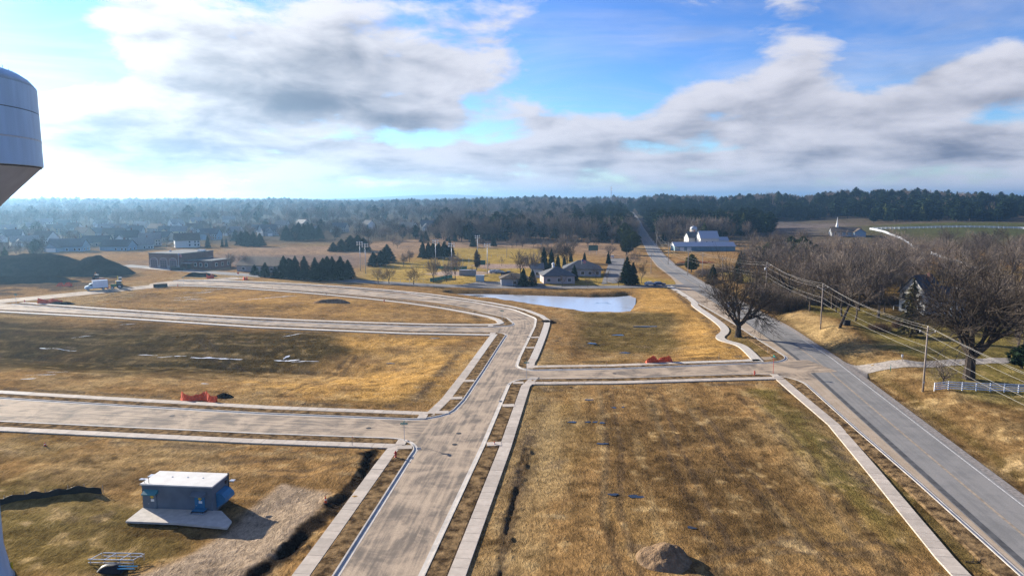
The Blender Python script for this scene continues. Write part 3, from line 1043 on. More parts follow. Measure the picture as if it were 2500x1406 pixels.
# short ramps between walk and kerb
for (x, y, rz, ln) in [(-2.35, 86.2, .12, 1.9), (-0.55, 103.0, .12, 1.9), (-8.95, 107.0, .1, 1.9), (-7.6, 117.5, .1, 1.9), (4.0, 144.6, .12, 1.9), (5.4, 155.6, .12, 1.9),
                       (-14.6, 86.85, 1.5, 1.9), (-13.9, 85.0, .1, 1.9), (-13.2, 97.6, 1.5, 1.9), (-10.5, 99.6, .1, 1.9), (1.1, 116.2, .1, 1.9), (-4.6, 159.9, 1.5, 1.9),
                       (-5.4, 170.0, 1.5, 1.9), (47.9, 121.0, 1.5, 2.2)]:
    o = MB().box((0, 0, 0), (ln, 1.3, 0.2)).build('kerb_ramp', M['slab'], loc=(x, y, 0.05), rz=rz)
    o.rotation_euler[0] = 0.0
    tag(o, 'short concrete ramp joining walk and kerb', kind='structure')

# winding path to the pond road
path = smooth_line(PP([(1634, 699), (1668, 719), (1697, 738), (1694, 746), (1730, 770), (1758, 790), (1771, 804), (1768, 814), (1755, 823), (1766, 832), (1808, 842), (1828, 858), (1852, 884)]), 2)
walk_slabs('winding_path', path, 1.0, 'winding pale concrete path past the bare roadside tree', reach=20)

# ---------------------------------------------------------------- pond
def make_pond():
    m = bpy.data.materials.new('sky_pale_water')
    m.use_nodes = True
    N = NT(m.node_tree)
    out = N.n('ShaderNodeOutputMaterial')
    b = N.n('ShaderNodeBsdfPrincipled')
    N.put(out.inputs[0], b.outputs[0])
    tc = N.n('ShaderNodeTexCoord')
    n = N.noise(tc.outputs['Object'], 0.05, 3, 0.5, 0.6)
    sky_sheen = N.ss(n, 0.30, 0.42)
    N.put(b.inputs['Base Color'], N.mix(sky_sheen, (0.02, 0.03, 0.04), (0.50, 0.57, 0.68)))  # pale tone is the sky's reflection painted into the pond's colour
    N.put(b.inputs['Roughness'], N.m('ADD', N.m('MULTIPLY', sky_sheen, 0.14), 0.05))
    b.inputs['Specular IOR Level'].default_value = 0.6
    pts = offset(POND + [POND[0]], 0)[:-1]
    c = (sum(p[0] for p in pts) / len(pts), sum(p[1] for p in pts) / len(pts))
    big = [(c[0] + (p[0] - c[0]) * 1.06, c[1] + (p[1] - c[1]) * 1.12, -1.2) for p in pts]
    o = MB().add(big, [tuple(range(len(big)))]).build('pond', m)
    tag(o, 'half frozen pond with a pale sky reflection in its colour between the new street and the town road', kind='structure')


make_pond()


# ---------------------------------------------------------------- trees
def random_tint(m, lo, hi):
    """Vary a material's lightness from object to object."""
    N = m.node_tree
    b = [n for n in N.nodes if n.type == 'BSDF_PRINCIPLED'][0]
    src = b.inputs['Base Color'].links[0].from_socket
    info = N.nodes.new('ShaderNodeObjectInfo')
    mr = N.nodes.new('ShaderNodeMapRange')
    mr.inputs[3].default_value, mr.inputs[4].default_value = lo, hi
    N.links.new(info.outputs['Random'], mr.inputs[0])
    sc = N.nodes.new('ShaderNodeVectorMath')
    sc.operation = 'SCALE'
    N.links.new(src, sc.inputs[0])
    N.links.new(mr.outputs[0], sc.inputs['Scale'])
    N.links.new(sc.outputs[0], b.inputs['Base Color'])
    return m


M['bark'] = random_tint(mat('grey_brown_bark', (0.105, 0.085, 0.07), 0.95, 0.3, 1.5, spec=0.0), 0.75, 1.25)
M['twig'] = random_tint(mat('bare_twigs', (0.155, 0.125, 0.10), 0.95, 0.25, 0.5, spec=0.0), 0.45, 1.7)
M['dark_bark'] = mat('dark_wet_bark', (0.055, 0.045, 0.038), 0.95, 0.3, 1.5, spec=0.0)
M['dark_twig'] = mat('dark_twigs', (0.085, 0.068, 0.052), 0.95, 0.25, 0.5, spec=0.0)
M['pale_twig'] = random_tint(mat('pale_golden_twigs', (0.30, 0.215, 0.11), 0.95, 0.25, 0.5, spec=0.0), 0.8, 1.2)
M['needle'] = random_tint(mat('spruce_needles', (0.020, 0.034, 0.020), 0.9, 0.45, 0.9, spec=0.0), 0.7, 1.3)
M['pine'] = random_tint(mat('pine_needles', (0.05, 0.062, 0.022), 0.9, 0.45, 0.7, spec=0.0), 0.7, 1.4)
M['rust_needle'] = mat('ragged_dull_needles', (0.055, 0.05, 0.025), 0.9, 0.4, 0.9, spec=0.0)


def bare_tree(seed, h, spread, trunk_h, r0, counts, up=0.25, lean=(0, 0), twig_r=0.018, limb_ang=(25, 55), split=3):
    g = random.Random(seed)
    T, C = MB(), MB()

    def grow(p, d, L, r, lev):
        tgt = T if lev < split else C
        last = lev == len(counts)
        n = 1 if last else 3 if lev < split else 2
        pts, rad = [p], [r]
        dd = d.copy()
        for i in range(n):
            w = 0.10 if last else 0.20
            dd = (dd + Vector((g.uniform(-w, w), g.uniform(-w, w), g.uniform(-w, w) + up * 0.22))).normalized()
            pts.append(pts[-1] + dd * (L / n))
            rad.append(r * (1 - 0.55 * (i + 1) / n))
        sides = 6 if lev < 2 else 4 if lev < split else 3
        for i in range(n):
            tgt.tube(pts[i], pts[i + 1], rad[i], rad[i + 1] if not last else rad[i] * 0.4, sides, caps=False)
        if last:
            return
        k = counts[lev]
        for j in range(k):
            t = 0.30 + 0.70 * (j + g.random()) / k if j < k - 1 else 1.0
            s = t * n
            i = min(n - 1, int(s))
            q = pts[i].lerp(pts[i + 1], s - i)
            base = (pts[i + 1] - pts[i]).normalized()
            ax = base.orthogonal().normalized()
            ax.rotate(Matrix.Rotation(g.uniform(0, 6.283), 3, base))
            a = R(g.uniform(*limb_ang)) if j < k - 1 else R(g.uniform(5, 20))
            nd = base.copy()
            nd.rotate(Matrix.Rotation(a, 3, ax))
            rr = max(twig_r, rad[i] * g.uniform(0.5, 0.7))
            grow(q, nd, L * g.uniform(0.55, 0.82), rr, lev + 1)
    # trunk
    p0, p1 = Vector((0, 0, -0.3)), Vector((lean[0], lean[1], trunk_h))
    mid = p0.lerp(p1, .5) + Vector((g.uniform(-.15, .15), g.uniform(-.15, .15), 0))
    T.tube(p0, (0, 0, 0.35), r0 * 1.45, r0 * 1.08, 8, caps=False)
    T.tube((0, 0, 0.35), mid, r0 * 1.08, r0 * 0.95, 8, caps=False)
    T.tube(mid, p1, r0 * 0.95, r0 * 0.85, 8, caps=False)
    k = counts[0]
    for j in range(k):
        a = 2 * math.pi * (j + g.random() * .7) / k
        tilt = R(g.uniform(*limb_ang)) if j else R(g.uniform(0, 12))
        d = Vector((math.sin(tilt) * math.cos(a), math.sin(tilt) * math.sin(a), math.cos(tilt)))
        q = mid.lerp(p1, g.uniform(0.55, 1.0)) if j else p1
        grow(q, d, (h - trunk_h) * g.uniform(0.42, 0.52), r0 * g.uniform(0.45, 0.62), 1)
    # fit to the wanted height and width
    allv = np.array(T.v + C.v)
    zs = h / np.percentile(allv[:, 2], 99.8)
    rs = np.percentile(np.hypot(allv[:, 0] - lean[0] * .6, allv[:, 1] - lean[1] * .6), 97)
    xs = spread / 2 / rs
    for mb in (T, C):
        out = []
        for x, y, z in mb.v:
            w = min(1, max(0, z / max(trunk_h, .5)))
            k = 1 + (xs - 1) * w
            out.append((x * k, y * k, z * zs))
        mb.v = out
    return T, C


def conifer(seed, h, rad, shape='spruce', n_cl=520, cs=0.55):
    """Trunk and a crown of small drooping needle sprays round a dark core."""
    g = random.Random(seed)
    T, C = MB(), MB()
    T.tube((0, 0, -0.3), (0, 0, h * 0.9), rad * 0.09 + 0.06, 0.03, 6, caps=False)
    z0 = h * (0.06 if shape == 'spruce' else 0.16)

    def prof(t):
        if shape == 'spruce':
            return rad * (1 - t) ** 0.82 * (0.93 + 0.07 * math.sin(t * 40))
        return rad * math.sin(math.pi * min(1, 0.16 + t * 0.84)) ** 0.75
    lob = [(g.uniform(0, 6.28), g.uniform(.75, 1.12)) for _ in range(7)]
    core = []
    for i in range(9):
        t = i / 8
        core.append((max(0.03, prof(t) * 0.62), z0 + (h - z0) * t * 0.96))
    C.lathe(core, 9, caps=False)
    for i in range(n_cl):
        t = g.random() ** (1.35 if shape == 'spruce' else 1.0)
        a = g.uniform(0, 6.283)
        k = 1.0
        for la, lk in lob:
            dlt = (a - la + math.pi) % 6.283 - math.pi
            k *= 1 + (lk - 1) * math.exp(-(dlt / .5) ** 2)
        rr = prof(t) * k * g.uniform(0.55, 1.08)
        z = z0 + (h - z0) * t + g.uniform(-.2, .2)
        c = Vector((rr * math.cos(a), rr * math.sin(a), z))
        out = Vector((math.cos(a), math.sin(a), -0.28 if shape == 'spruce' else 0.25))
        s = cs * g.uniform(0.6, 1.4) * (1.0 if t < .8 else .6)
        side = Vector((-math.sin(a), math.cos(a), g.uniform(-.3, .3)))
        tip = c + out * s
        v = [c - side * s * .45 - out * s * .4, c + side * s * .45 - out * s * .4, tip, c + Vector((0, 0, s * .42)) - out * s * .1]
        C.add(v, [(0, 1, 2), (0, 3, 1), (1, 3, 2), (2, 3, 0)])
    C.tube((0, 0, h * .88), (0, 0, h * 1.02), 0.12, 0.01, 4, caps=False)
    return T, C


def thicket(seed, rx, ry, h, n, tr=0.02):
    g = random.Random(seed)
    C = MB()
    for i in range(n):
        a, q = g.uniform(0, 6.283), math.sqrt(g.random())
        x, y = rx * q * math.cos(a), ry * q * math.sin(a)
        L = h * (1 - .45 * q * q) * g.uniform(.5, 1.05)
        d = Vector((x * .25 / max(rx, .1) + g.uniform(-.35, .35), y * .25 / max(ry, .1) + g.uniform(-.35, .35), 1)).normalized()
        p = Vector((x * .8, y * .8, -.1))
        m = p + d * L * .5
        e = m + (d + Vector((g.uniform(-.4, .4), g.uniform(-.4, .4), .1))).normalized() * L * .5
        C.tube(p, m, tr, tr * .8, 3, caps=False)
        C.tube(m, e, tr * .8, tr * .3, 3, caps=False)
        for _ in range(4):
            s = p.lerp(m, g.random()) if g.random() < .4 else m.lerp(e, g.random())
            C.tube(s, s + Vector((g.uniform(-1, 1), g.uniform(-1, 1), g.uniform(.1, .9))).normalized() * L * g.uniform(.15, .35), tr * .6, tr * .2, 3, caps=False)
    return C


PROTO = {}


def mesh_of(mb, name, mt, smooth_=False):
    me = bpy.data.meshes.new(name)
    me.from_pydata(mb.v, [], mb.f)
    me.materials.append(mt)
    me.update()
    return me


def proto(key, T, C, tm, cm):
    PROTO[key] = (mesh_of(T, 'trunk_' + key, tm), mesh_of(C, 'crown_' + key, cm))


for i in range(6):     # woodland trees, 12 m
    proto('wood%d' % i, *bare_tree(20 + i, 12, 8.5 + i % 3, 2.6 + .5 * (i % 3), 0.20, (4, 4, 4, 4, 4), up=.35, twig_r=0.027, limb_ang=(20, 50)), M['bark'], M['twig'])
for i in range(3):     # planted park trees, 8 m
    proto('park%d' % i, *bare_tree(50 + i, 8, 6.6, 1.8, 0.15, (6, 5, 5, 5), up=.25, twig_r=0.034, limb_ang=(25, 55)), M['bark'], M['twig'])
proto('golden', *bare_tree(57, 8, 7.2, 1.6, 0.16, (6, 5, 5, 4), up=.25, twig_r=0.034, limb_ang=(25, 60)), M['bark'], M['pale_twig'])
for i in range(3):
    proto('spruce%d' % i, *conifer(70 + i, 10, 2.7 + .3 * i, 'spruce', 900, 0.62), M['bark'], M['needle'])
for i in range(2):
    proto('pine%d' % i, *conifer(80 + i, 11, 4.2, 'pine', 900, 0.75), M['bark'], M['pine'])
for i in range(3):     # young trees, 5 m
    proto('young%d' % i, *bare_tree(60 + i, 5, 3.4, 1.5, 0.08, (5, 4, 5), up=.3, twig_r=0.03, limb_ang=(20, 50)), M['bark'], M['twig'])


def tree(key, loc, h, label, group=None, cat='tree', name=None, rz=None, base=None, wide=1.0):
    base = base or {'wood': 12, 'park': 8, 'gold': 8, 'spru': 10, 'pine': 11, 'youn': 5}.get(key[:4], 1)
    s = h / base
    root = empty(name or {'spru': 'spruce_tree', 'pine': 'pine_tree'}.get(key[:4], 'bare_tree'), loc, rng.uniform(0, 6.28) if rz is None else rz, label, cat, group)
    t, c = PROTO[key]
    link_mesh('trunk', t, root, sc=(s * wide, s * wide, s))
    link_mesh('crown', c, root, sc=(s * wide, s * wide, s))
    return root


def tree_px(key, px, py, h, label, group=None, **kw):
    return tree(key, G(px, py), h, label, group, **kw)


# single trees one can name
proto('hero', *bare_tree(5, 16.5, 15, 3.0, 0.62, (8, 5, 5, 4, 5), up=.30, twig_r=0.026, limb_ang=(25, 62)), M['dark_bark'], M['dark_twig'])
tree('hero', (52.9, 156.8, TZ(52.9, 156.8)), 19.5, 'great dark leafless tree standing between the winding path and the highway kerb', base=16.5, name='roadside_tree', rz=1.0, wide=1.05)
proto('yard', *bare_tree(9, 20, 22, 4.0, 0.75, (8, 5, 5, 4, 5), up=.26, twig_r=0.028, limb_ang=(25, 65)), M['dark_bark'], M['twig'])
tree('yard', G(2365, 925), 23.5, 'broad old leafless tree in the yard behind the white rail fence', base=20, name='yard_tree', rz=2.2)
proto('vase', *bare_tree(11, 17, 17, 2.2, 0.6, (6, 5, 5, 4, 4), up=.4, twig_r=0.028, limb_ang=(18, 45)), M['dark_bark'], M['twig'])
tree('vase', G(2118, 748), 17, 'many-stemmed vase-shaped bare tree at the back of the yard', base=17, name='yard_tree', rz=.4)
proto('lean', *bare_tree(13, 13, 9, 6.5, 0.30, (4, 4, 4, 4), up=.3, lean=(2.6, 1.0), twig_r=0.022, limb_ang=(20, 45)), M['dark_bark'], M['twig'])
tree('lean', G(2051, 800), 13, 'slender bare tree leaning away from the highway beside the dark box', base=13, name='leaning_tree', rz=0)
tree('wood2', G(2089, 783), 13, 'straight bare tree just behind the leaning tree', name='yard_tree')
tree('wood4', G(2008, 757), 15, 'tall bare tree directly behind the utility pole on the knoll', name='yard_tree')
proto('ragged', *conifer(91, 12, 2.6, 'spruce', 330, 0.7), M['dark_bark'], M['rust_needle'])
tree('ragged', G(2222, 822), 13.0, 'ragged tall spruce in front of the white farmhouse', base=12, name='spruce_tree', wide=.9)
proto('shrub', *bare_tree(15, 4.2, 5.5, 0.9, 0.12, (7, 5, 4, 3), up=.15, twig_r=0.022, limb_ang=(30, 65)), M['dark_bark'], M['twig'])
tree('shrub', G(2304, 938), 4.4, 'small spreading ornamental tree right behind the white rail fence', base=4.2, name='ornamental_tree')
for k, (px, py, hh, lab) in enumerate([(923, 690, 7.6, 'left'), (950, 692, 8.0, ''), (1010, 695, 8.4, '')]):
    tree_px('golden', px, py, hh, 'golden-twigged round bare tree lining the park side of the town road', 'golden trees along the town road', name='park_tree')
for px, py, hh in [(1058, 690, 10.5), (1090, 688, 8.5), (1111, 684, 11.5)]:
    tree_px('park1', px, py, hh, 'tall grey bare tree by the green outfield fence', 'grey trees by the outfield fence', name='park_tree', wide=.75)
for k, (px, py, hh) in enumerate([(1270, 672, 11), (1298, 674, 11), (1350, 650, 13), (1375, 640, 13), (1385, 650, 12), (1330, 640, 12)]):
    tree_px('park%d' % (k % 3), px, py, hh, 'full grey bare tree standing among the town hall buildings', 'bare trees round the town hall', name='park_tree')
for px, py, hh in [(1254, 700, 6), (1304, 701, 5), (1372, 701, 5), (1455, 684, 6.5), (1482, 690, 6), (1435, 702, 4.5), (1510, 700, 4.5), (1225, 650, 5), (1152, 672, 4.5), (1193, 658, 4)]:
    tree_px('young%d' % rng.randrange(3), px, py, hh, 'small young bare tree on the lawn round the town hall', 'young trees on the town hall lawn', name='young_tree')
# spruces
for px, py, hh, w in [(622, 671, 5.5, 1.2), (648, 676, 7.5, 1.0), (672, 679, 6, 1.0), (694, 680, 11.5, .95), (722, 681, 11.5, .9), (744, 682, 11.5, 1.0), (712, 679, 9.5, 1.1)]:
    tree_px('spruce%d' % rng.randrange(3), px, py, hh * .80, 'dark spruce in the row beside the brown-roofed hall', 'spruces beside the brown-roofed hall', wide=w * 1.35)
for px, py, hh, w in [(770, 683, 11.0, 1.1), (790, 684, 11.0, 1.1), (812, 680, 11, 1.2), (832, 683, 11.5, 1.2), (850, 680, 9.5, 1.1), (800, 678, 11, 1.2)]:
    tree_px('spruce%d' % rng.randrange(3), px, py, hh * .80, 'full dark spruce in the thick clump where the town road passes the park', 'spruces in the clump by the town road', wide=w * 1.35)
for px, py, hh, w in [(912, 650, 8.5, 1.3), (930, 648, 9, 1.3), (945, 641, 11.5, 1.3)]:
    tree_px('spruce1', px, py, hh * .80, 'stout dark spruce at the edge of the outfield', 'spruces at the edge of the outfield', wide=w * 1.35)
for px, py, hh in [(1032, 631, 9), (1046, 632, 9), (1058, 632, 9.5), (1071, 632, 9), (1085, 632, 9.5), (1099, 631, 9.5)]:
    tree_px('spruce%d' % rng.randrange(3), px, py, hh, 'dark spruce in the straight row across the park behind the light poles', 'spruce row across the park', wide=1.15)
for px, py, hh, w in [(814, 614, 7, 1.5), (834, 612, 9, 1.4), (856, 613, 12, 1.5), (874, 612, 12, 1.5), (888, 612, 10, 1.5)]:
    tree_px('spruce2', px, py, hh * .80, 'broad dark evergreen on its own in the ploughed field', 'evergreens in the ploughed field', wide=w * 1.35)
for px, py, hh in [(1328, 662, 10.5), (1346, 660, 9.5), (1362, 660, 7), (1378, 655, 5.5), (1427, 640, 5), (1485, 645, 6), (1394, 640, 5), (1428, 655, 4)]:
    tree_px('spruce0', px, py, hh, 'pointed dark spruce between the town hall buildings', 'spruces between the town hall buildings', wide=.95)
for px, py, hh in [(1278, 699, 6.8), (1300, 698, 6.2), (1402, 686, 6.4)]:
    tree_px('spruce1', px, py, hh, 'dull dark spruce in front of the town hall walls', 'spruces in front of the town hall', wide=1.0)
for px, py, hh, w, lab in [(1530, 695, 10.5, .95, 'tall spruce at the corner of town road and highway'), (1545, 696, 8.5, .9, 'shorter spruce tucked against the tall corner spruce')]:
    tree_px('spruce2', px, py, hh, lab, wide=w)
tree_px('wood3', 1566, 690, 9.5, 'dense brown bare tree next to the corner spruces', name='bare_tree', wide=.8)
tree_px('wood1', 1545, 660, 10, 'grey bare tree between the car park and the highway', name='bare_tree')
for px, py, hh, k in [(1510, 592, 16, 'pine0'), (1525, 596, 15, 'pine1'), (1500, 588, 15, 'pine0'), (1535, 606, 13, 'pine1'), (1545, 612, 12, 'pine0'), (1530, 622, 10, 'pine1')]:
    tree_px(k, px, py, hh, 'big bushy pine shading the highway beyond the car park', 'pines shading the highway')
for px, py, hh, k in [(1958, 640, 13, 'pine1'), (1990, 640, 9, 'pine0'), (1930, 632, 12, 'pine0'), (1850, 645, 9, 'pine1'), (1875, 640, 10, 'pine0'), (1905, 640, 8, 'pine1'), (1808, 655, 8, 'spruce1'), (1688, 665, 8, 'pine0'),
                       (1800, 690, 9, 'spruce0'), (1740, 690, 7, 'spruce1'), (1815, 668, 9, 'spruce2')]:
    tree_px(k, px, py, hh, 'dull green evergreen mixed into the wood across the highway from the pond', 'evergreens in the highway wood')
tree_px('spruce0', 1620, 590, 9, 'dark spruce beside the willow at the farm')
tree_px('golden', 1650, 592, 13, 'large rust-brown willow beside the long metal barn', name='willow_tree')
tree_px('spruce2', 1205, 602, 7, 'brownish broad evergreen at the top of the golden ball field', wide=1.1)
tree_px('spruce1', 1155, 604, 9, 'green evergreen by the road above the ball field')
for px, py in [(543, 604), (553, 604)]:
    tree_px('spruce0', px, py, 6, 'narrow trimmed evergreen of a pair on the house lawn', 'pair of trimmed evergreens', wide=.8)
for px, py, hh in [(590, 600, 10), (605, 602, 10), (620, 602, 10), (635, 602, 9), (575, 590, 9), (600, 592, 9), (700, 588, 12), (720, 586, 12), (742, 587, 13), (762, 586, 13), (778, 584, 11), (730, 580, 13), (752, 580, 13)]:
    tree_px('spruce%d' % rng.randrange(3), px, py, hh, 'dark evergreen in the belt behind the tan field', 'evergreen belt behind the tan field', wide=1.5)
for px, py, hh in [(1070, 583, 8), (1040, 590, 8), (1095, 590, 6), (1110, 590, 7), (1030, 592, 6), (1150, 572, 9), (1170, 572, 9), (1190, 570, 9)]:
    tree_px('spruce1', px, py, hh, 'evergreen at the edge of the houses above the ball field', 'evergreens above the ball field', wide=1.2)
for k in range(22):     # young orchard-like trees on the tan slope
    px, py = rng.uniform(1250, 1500), rng.uniform(582, 606)
    tree_px('park%d' % (k % 3), px, py, rng.uniform(6, 10), 'slim bare tree scattered on the tan slope above the ball field', 'bare trees on the tan slope', name='bare_tree', wide=.7)
for k, (px, py) in enumerate([(563, 655), (598, 660), (1180, 604), (1250, 606), (1275, 604), (970, 606), (1035, 602), (900, 606), (893, 601), (960, 600), (1490, 628), (1400, 612)]):
    tree_px('park%d' % (k % 3), px, py, rng.uniform(6, 8), 'lone bare tree out in the open fields', 'lone bare trees in the fields', name='bare_tree')
for px, py in [(985, 650), (1000, 640)]:
    tree_px('park0', px, py, 6.5, 'reddish bare tree beside the spruces of the outfield', 'reddish trees by the outfield', name='bare_tree')

# the wood across the highway
wood_pts = []
def spaced(x, y, d):
    return all((x - a) ** 2 + (y - b) ** 2 > d * d for a, b in wood_pts)
HOUSE_WHITE = (116.0, 190.0)
tries = 0
while len(wood_pts) < 150 and tries < 6000:
    tries += 1
    y = rng.uniform(172, 440)
    d = rng.uniform(9, 16 + (y - 160) * 1.15)
    x = float(hwx(y)) + d
    if x > y * .80 + 40:
        continue
    if y < 215 and d < 24 and y > 190:
        continue
    if y < 215 and math.hypot(x - 120, y - 192) < 11:
        continue
    if math.hypot(x - 118, y - 421) < 45 or (x > 86 and x < 150 and 385 < y < 420):
        continue
    if y > 285 and 13.0 < math.degrees(math.atan2(x, y)) < 18.6:
        continue
    if d < 14 and y > 250:
        continue
    if abs(math.degrees(math.atan2(x, y)) - 31.4) < 2.3 and math.hypot(x, y) < 228:
        continue
    if not spaced(x, y, 5.2 + (y - 170) * .012):
        continue
    # keep the hill field open
    if math.exp(-((x - 400) / 150) ** 2 - ((y - 560) / 110) ** 2) > .32:
        continue
    wood_pts.append((x, y))
for k, (x, y) in enumerate(wood_pts):
    tree('wood%d' % rng.randrange(6), (x, y, TZ(x, y) - .1), rng.uniform(9.5, 16.5), 'leafless grey-brown tree in the thick wood across the highway from the pond', 'bare trees of the highway wood', wide=rng.uniform(1.0, 1.35))
for k in range(36):
    x = rng.uniform(86, 160)
    y = rng.uniform(115, 178)
    if x < 0.66 * y + 6 or math.hypot(x - 120, y - 192) < 10:
        continue
    tree('wood%d' % rng.randrange(6), (x, y, TZ(x, y) - .1), rng.uniform(10, 15), 'leafless tree crowding the far side of the yard by the white farmhouse', 'bare trees round the farmhouse', wide=1.25)

for px, py, hh, w, lab in [(1925, 722, 13, 1.5, 'pale broad-domed bare tree right behind the knoll thicket'), (2150, 720, 16, 1.35, 'pale fan-shaped bare tree at the wood edge behind the yard'), (2040, 735, 15, 1.3, 'dark upright bare tree at the wood edge behind the knoll'),
                            (2200, 700, 17, 1.4, 'wide grey bare tree overhanging the farmhouse roof'), (1985, 715, 14, 1.2, 'grey bare tree behind the knoll utility pole')]:
    tree('vase', G(px, py), hh, lab, base=17, name='wood_edge_tree', wide=w)

# thickets and shrubs
def bush(name, loc, rx, ry, h, n, mt, label, rz=0.0, group=None, tr=0.02):
    root = empty(name, loc, rz, label, 'bush', group)
    thicket(int(loc[0] * 7 + loc[1]), rx, ry, h, n, tr).build('branches', mt, root)
    mb = MB()
    g = random.Random(5)
    for i in range(5):
        mb.tube((rx * g.uniform(-.4, .4), ry * g.uniform(-.4, .4), -.2), (rx * g.uniform(-.5, .5), ry * g.uniform(-.5, .5), h * .4), tr * 2.2, tr, 4, caps=False)
    mb.build('stem', mt, root)
    return root


M['red_twig'] = mat('reddish_brown_twigs', (0.085, 0.05, 0.036), 0.95, 0.3, 0.8)
p = G(2148, 806)
bush('round_bush', p, 3.0, 2.4, 2.3, 520, M['red_twig'], 'left of two round reddish-brown bare bushes on the yard lawn' if False else 'round reddish-brown bare bush nearer the leaning tree on the yard lawn')
p = G(2205, 800)
bush('round_bush', p, 3.0, 2.5, 2.6, 560, M['red_twig'], 'round reddish-brown bare bush nearer the ragged spruce on the yard lawn')
p = G(1915, 757)
bush('thicket', p, 7.5, 5.0, 5.2, 1300, M['dark_twig'], 'dense dark thicket at the foot of the knoll beside the highway', tr=.025)
p = G(1865, 745)
bush('thicket', p, 5.0, 4.5, 5.5, 800, M['dark_twig'], 'dark scrub between the highway and the knoll thicket', tr=.025)
p = G(2494, 900)
root = empty('evergreen_shrub', p, 0, 'rounded dark evergreen shrub at the end of the gravel drive', 'bush')
t_, c_ = conifer(97, 4.2, 2.6, 'pine', 520, .42)
t_.build('trunk', M['dark_bark'], root)
c_.build('foliage', M['needle'], root)
p = G(1700, 642)
bush('red_scrub', p, 12, 2.5, 1.5, 700, mat('rust_red_scrub', (0.30, 0.075, 0.035), .95, .3, .5), 'rust-red scrub in front of the long metal barn', tr=.03)
for k, (px, py, rx, hh) in enumerate([(1842, 722, 5, 4.2), (1885, 728, 6, 5.0), (1950, 738, 6, 4.6), (1985, 742, 5, 4.0), (1900, 712, 7, 5.5), (1860, 705, 6, 5.0), (2030, 742, 6, 3.4), (2075, 745, 6, 3.0), (2160, 742, 7, 3.0)]):
    bush('wood_edge_scrub', G(px, py), rx, 3.2, hh, 420, M['twig'], 'grey-brown undergrowth along the wood edge behind the knoll', group='undergrowth of the highway wood', tr=.028)
for k, (px, py, rx, hh) in enumerate([(1722, 668, 5, 2.6), (1664, 648, 4, 1.8), (1742, 694, 4, 2.8), (1730, 676, 7, 4.5), (1770, 664, 8, 4.5)]):
    bush('roadside_scrub', G(px, py), rx, 3.0, hh, 420, M['twig'], 'tangled brown scrub on the bank between highway and barn', group='scrub on the highway bank', tr=.028)


# ---------------------------------------------------------------- far woods: too many to count, one object each
def gn_forest(name, pts, rz, sc, kinds, protos, label):
    me = bpy.data.meshes.new(name)
    me.vertices.add(len(pts))
    me.vertices.foreach_set('co', np.asarray(pts, np.float32).ravel())
    for nm, dt, arr in (('rz', 'FLOAT', rz), ('sc', 'FLOAT', sc), ('kind_i', 'INT', kinds)):
        a = me.attributes.new(nm, dt, 'POINT')
        a.data.foreach_set('value', np.asarray(arr, np.float32 if dt == 'FLOAT' else np.int32))
    me.update()
    o = bpy.data.objects.new(name, me)
    COL.objects.link(o)
    tag(o, label, kind='stuff')
    ng = bpy.data.node_groups.new(name, 'GeometryNodeTree')
    ng.interface.new_socket('Geometry', in_out='INPUT', socket_type='NodeSocketGeometry')
    ng.interface.new_socket('Geometry', in_out='OUTPUT', socket_type='NodeSocketGeometry')
    nd, lk = ng.nodes, ng.links
    gi, go = nd.new('NodeGroupInput'), nd.new('NodeGroupOutput')
    join = nd.new('GeometryNodeJoinGeometry')
    for p in reversed(protos):
        oi = nd.new('GeometryNodeObjectInfo')
        oi.inputs['Object'].default_value = p
        oi.inputs['As Instance'].default_value = True
        oi.transform_space = 'ORIGINAL'
        lk.new(oi.outputs['Geometry'], join.inputs[0])
    iop = nd.new('GeometryNodeInstanceOnPoints')
    iop.inputs['Pick Instance'].default_value = True
    lk.new(gi.outputs[0], iop.inputs['Points'])
    lk.new(join.outputs[0], iop.inputs['Instance'])

    def attr(nm, dt):
        a = nd.new('GeometryNodeInputNamedAttribute')
        a.data_type = dt
        a.inputs['Name'].default_value = nm
        return a.outputs[0]
    lk.new(attr('kind_i', 'INT'), iop.inputs['Instance Index'])
    cx = nd.new('ShaderNodeCombineXYZ')
    lk.new(attr('rz', 'FLOAT'), cx.inputs[2])
    lk.new(cx.outputs[0], iop.inputs['Rotation'])
    lk.new(attr('sc', 'FLOAT'), iop.inputs['Scale'])
    lk.new(iop.outputs[0], go.inputs[0])
    md = o.modifiers.new('scatter', 'NODES')
    md.node_group = ng
    return o


def one_mesh(T, C, tm, cm, name):
    """A whole far tree as one unlinked object, a source for the far woods."""
    me = bpy.data.meshes.new(name)
    k = len(T.v)
    me.from_pydata(T.v + C.v, [], T.f + [tuple(i + k for i in f) for f in C.f])
    me.materials.append(tm)
    me.materials.append(cm)
    me.polygons.foreach_set('material_index', [0] * len(T.f) + [1] * len(C.f))
    me.update()
    return bpy.data.objects.new(name, me)


FAR_BARE = [one_mesh(*bare_tree(120 + i, 14, 10.5, 3.5, 0.24, (5, 5, 5, 4), up=.3, twig_r=0.055, limb_ang=(20, 55)), M['bark'], M['twig'], 'far_bare_tree') for i in range(4)]
FAR_EVER = [one_mesh(*conifer(130, 13, 3.0, 'spruce', 380, 0.95), M['bark'], M['needle'], 'far_spruce'),
            one_mesh(*conifer(131, 14, 4.6, 'pine', 380, 1.2), M['bark'], M['needle'], 'far_pine'),
            one_mesh(*conifer(132, 12, 3.6, 'spruce', 380, 1.0), M['bark'], M['pine'], 'far_cedar')]


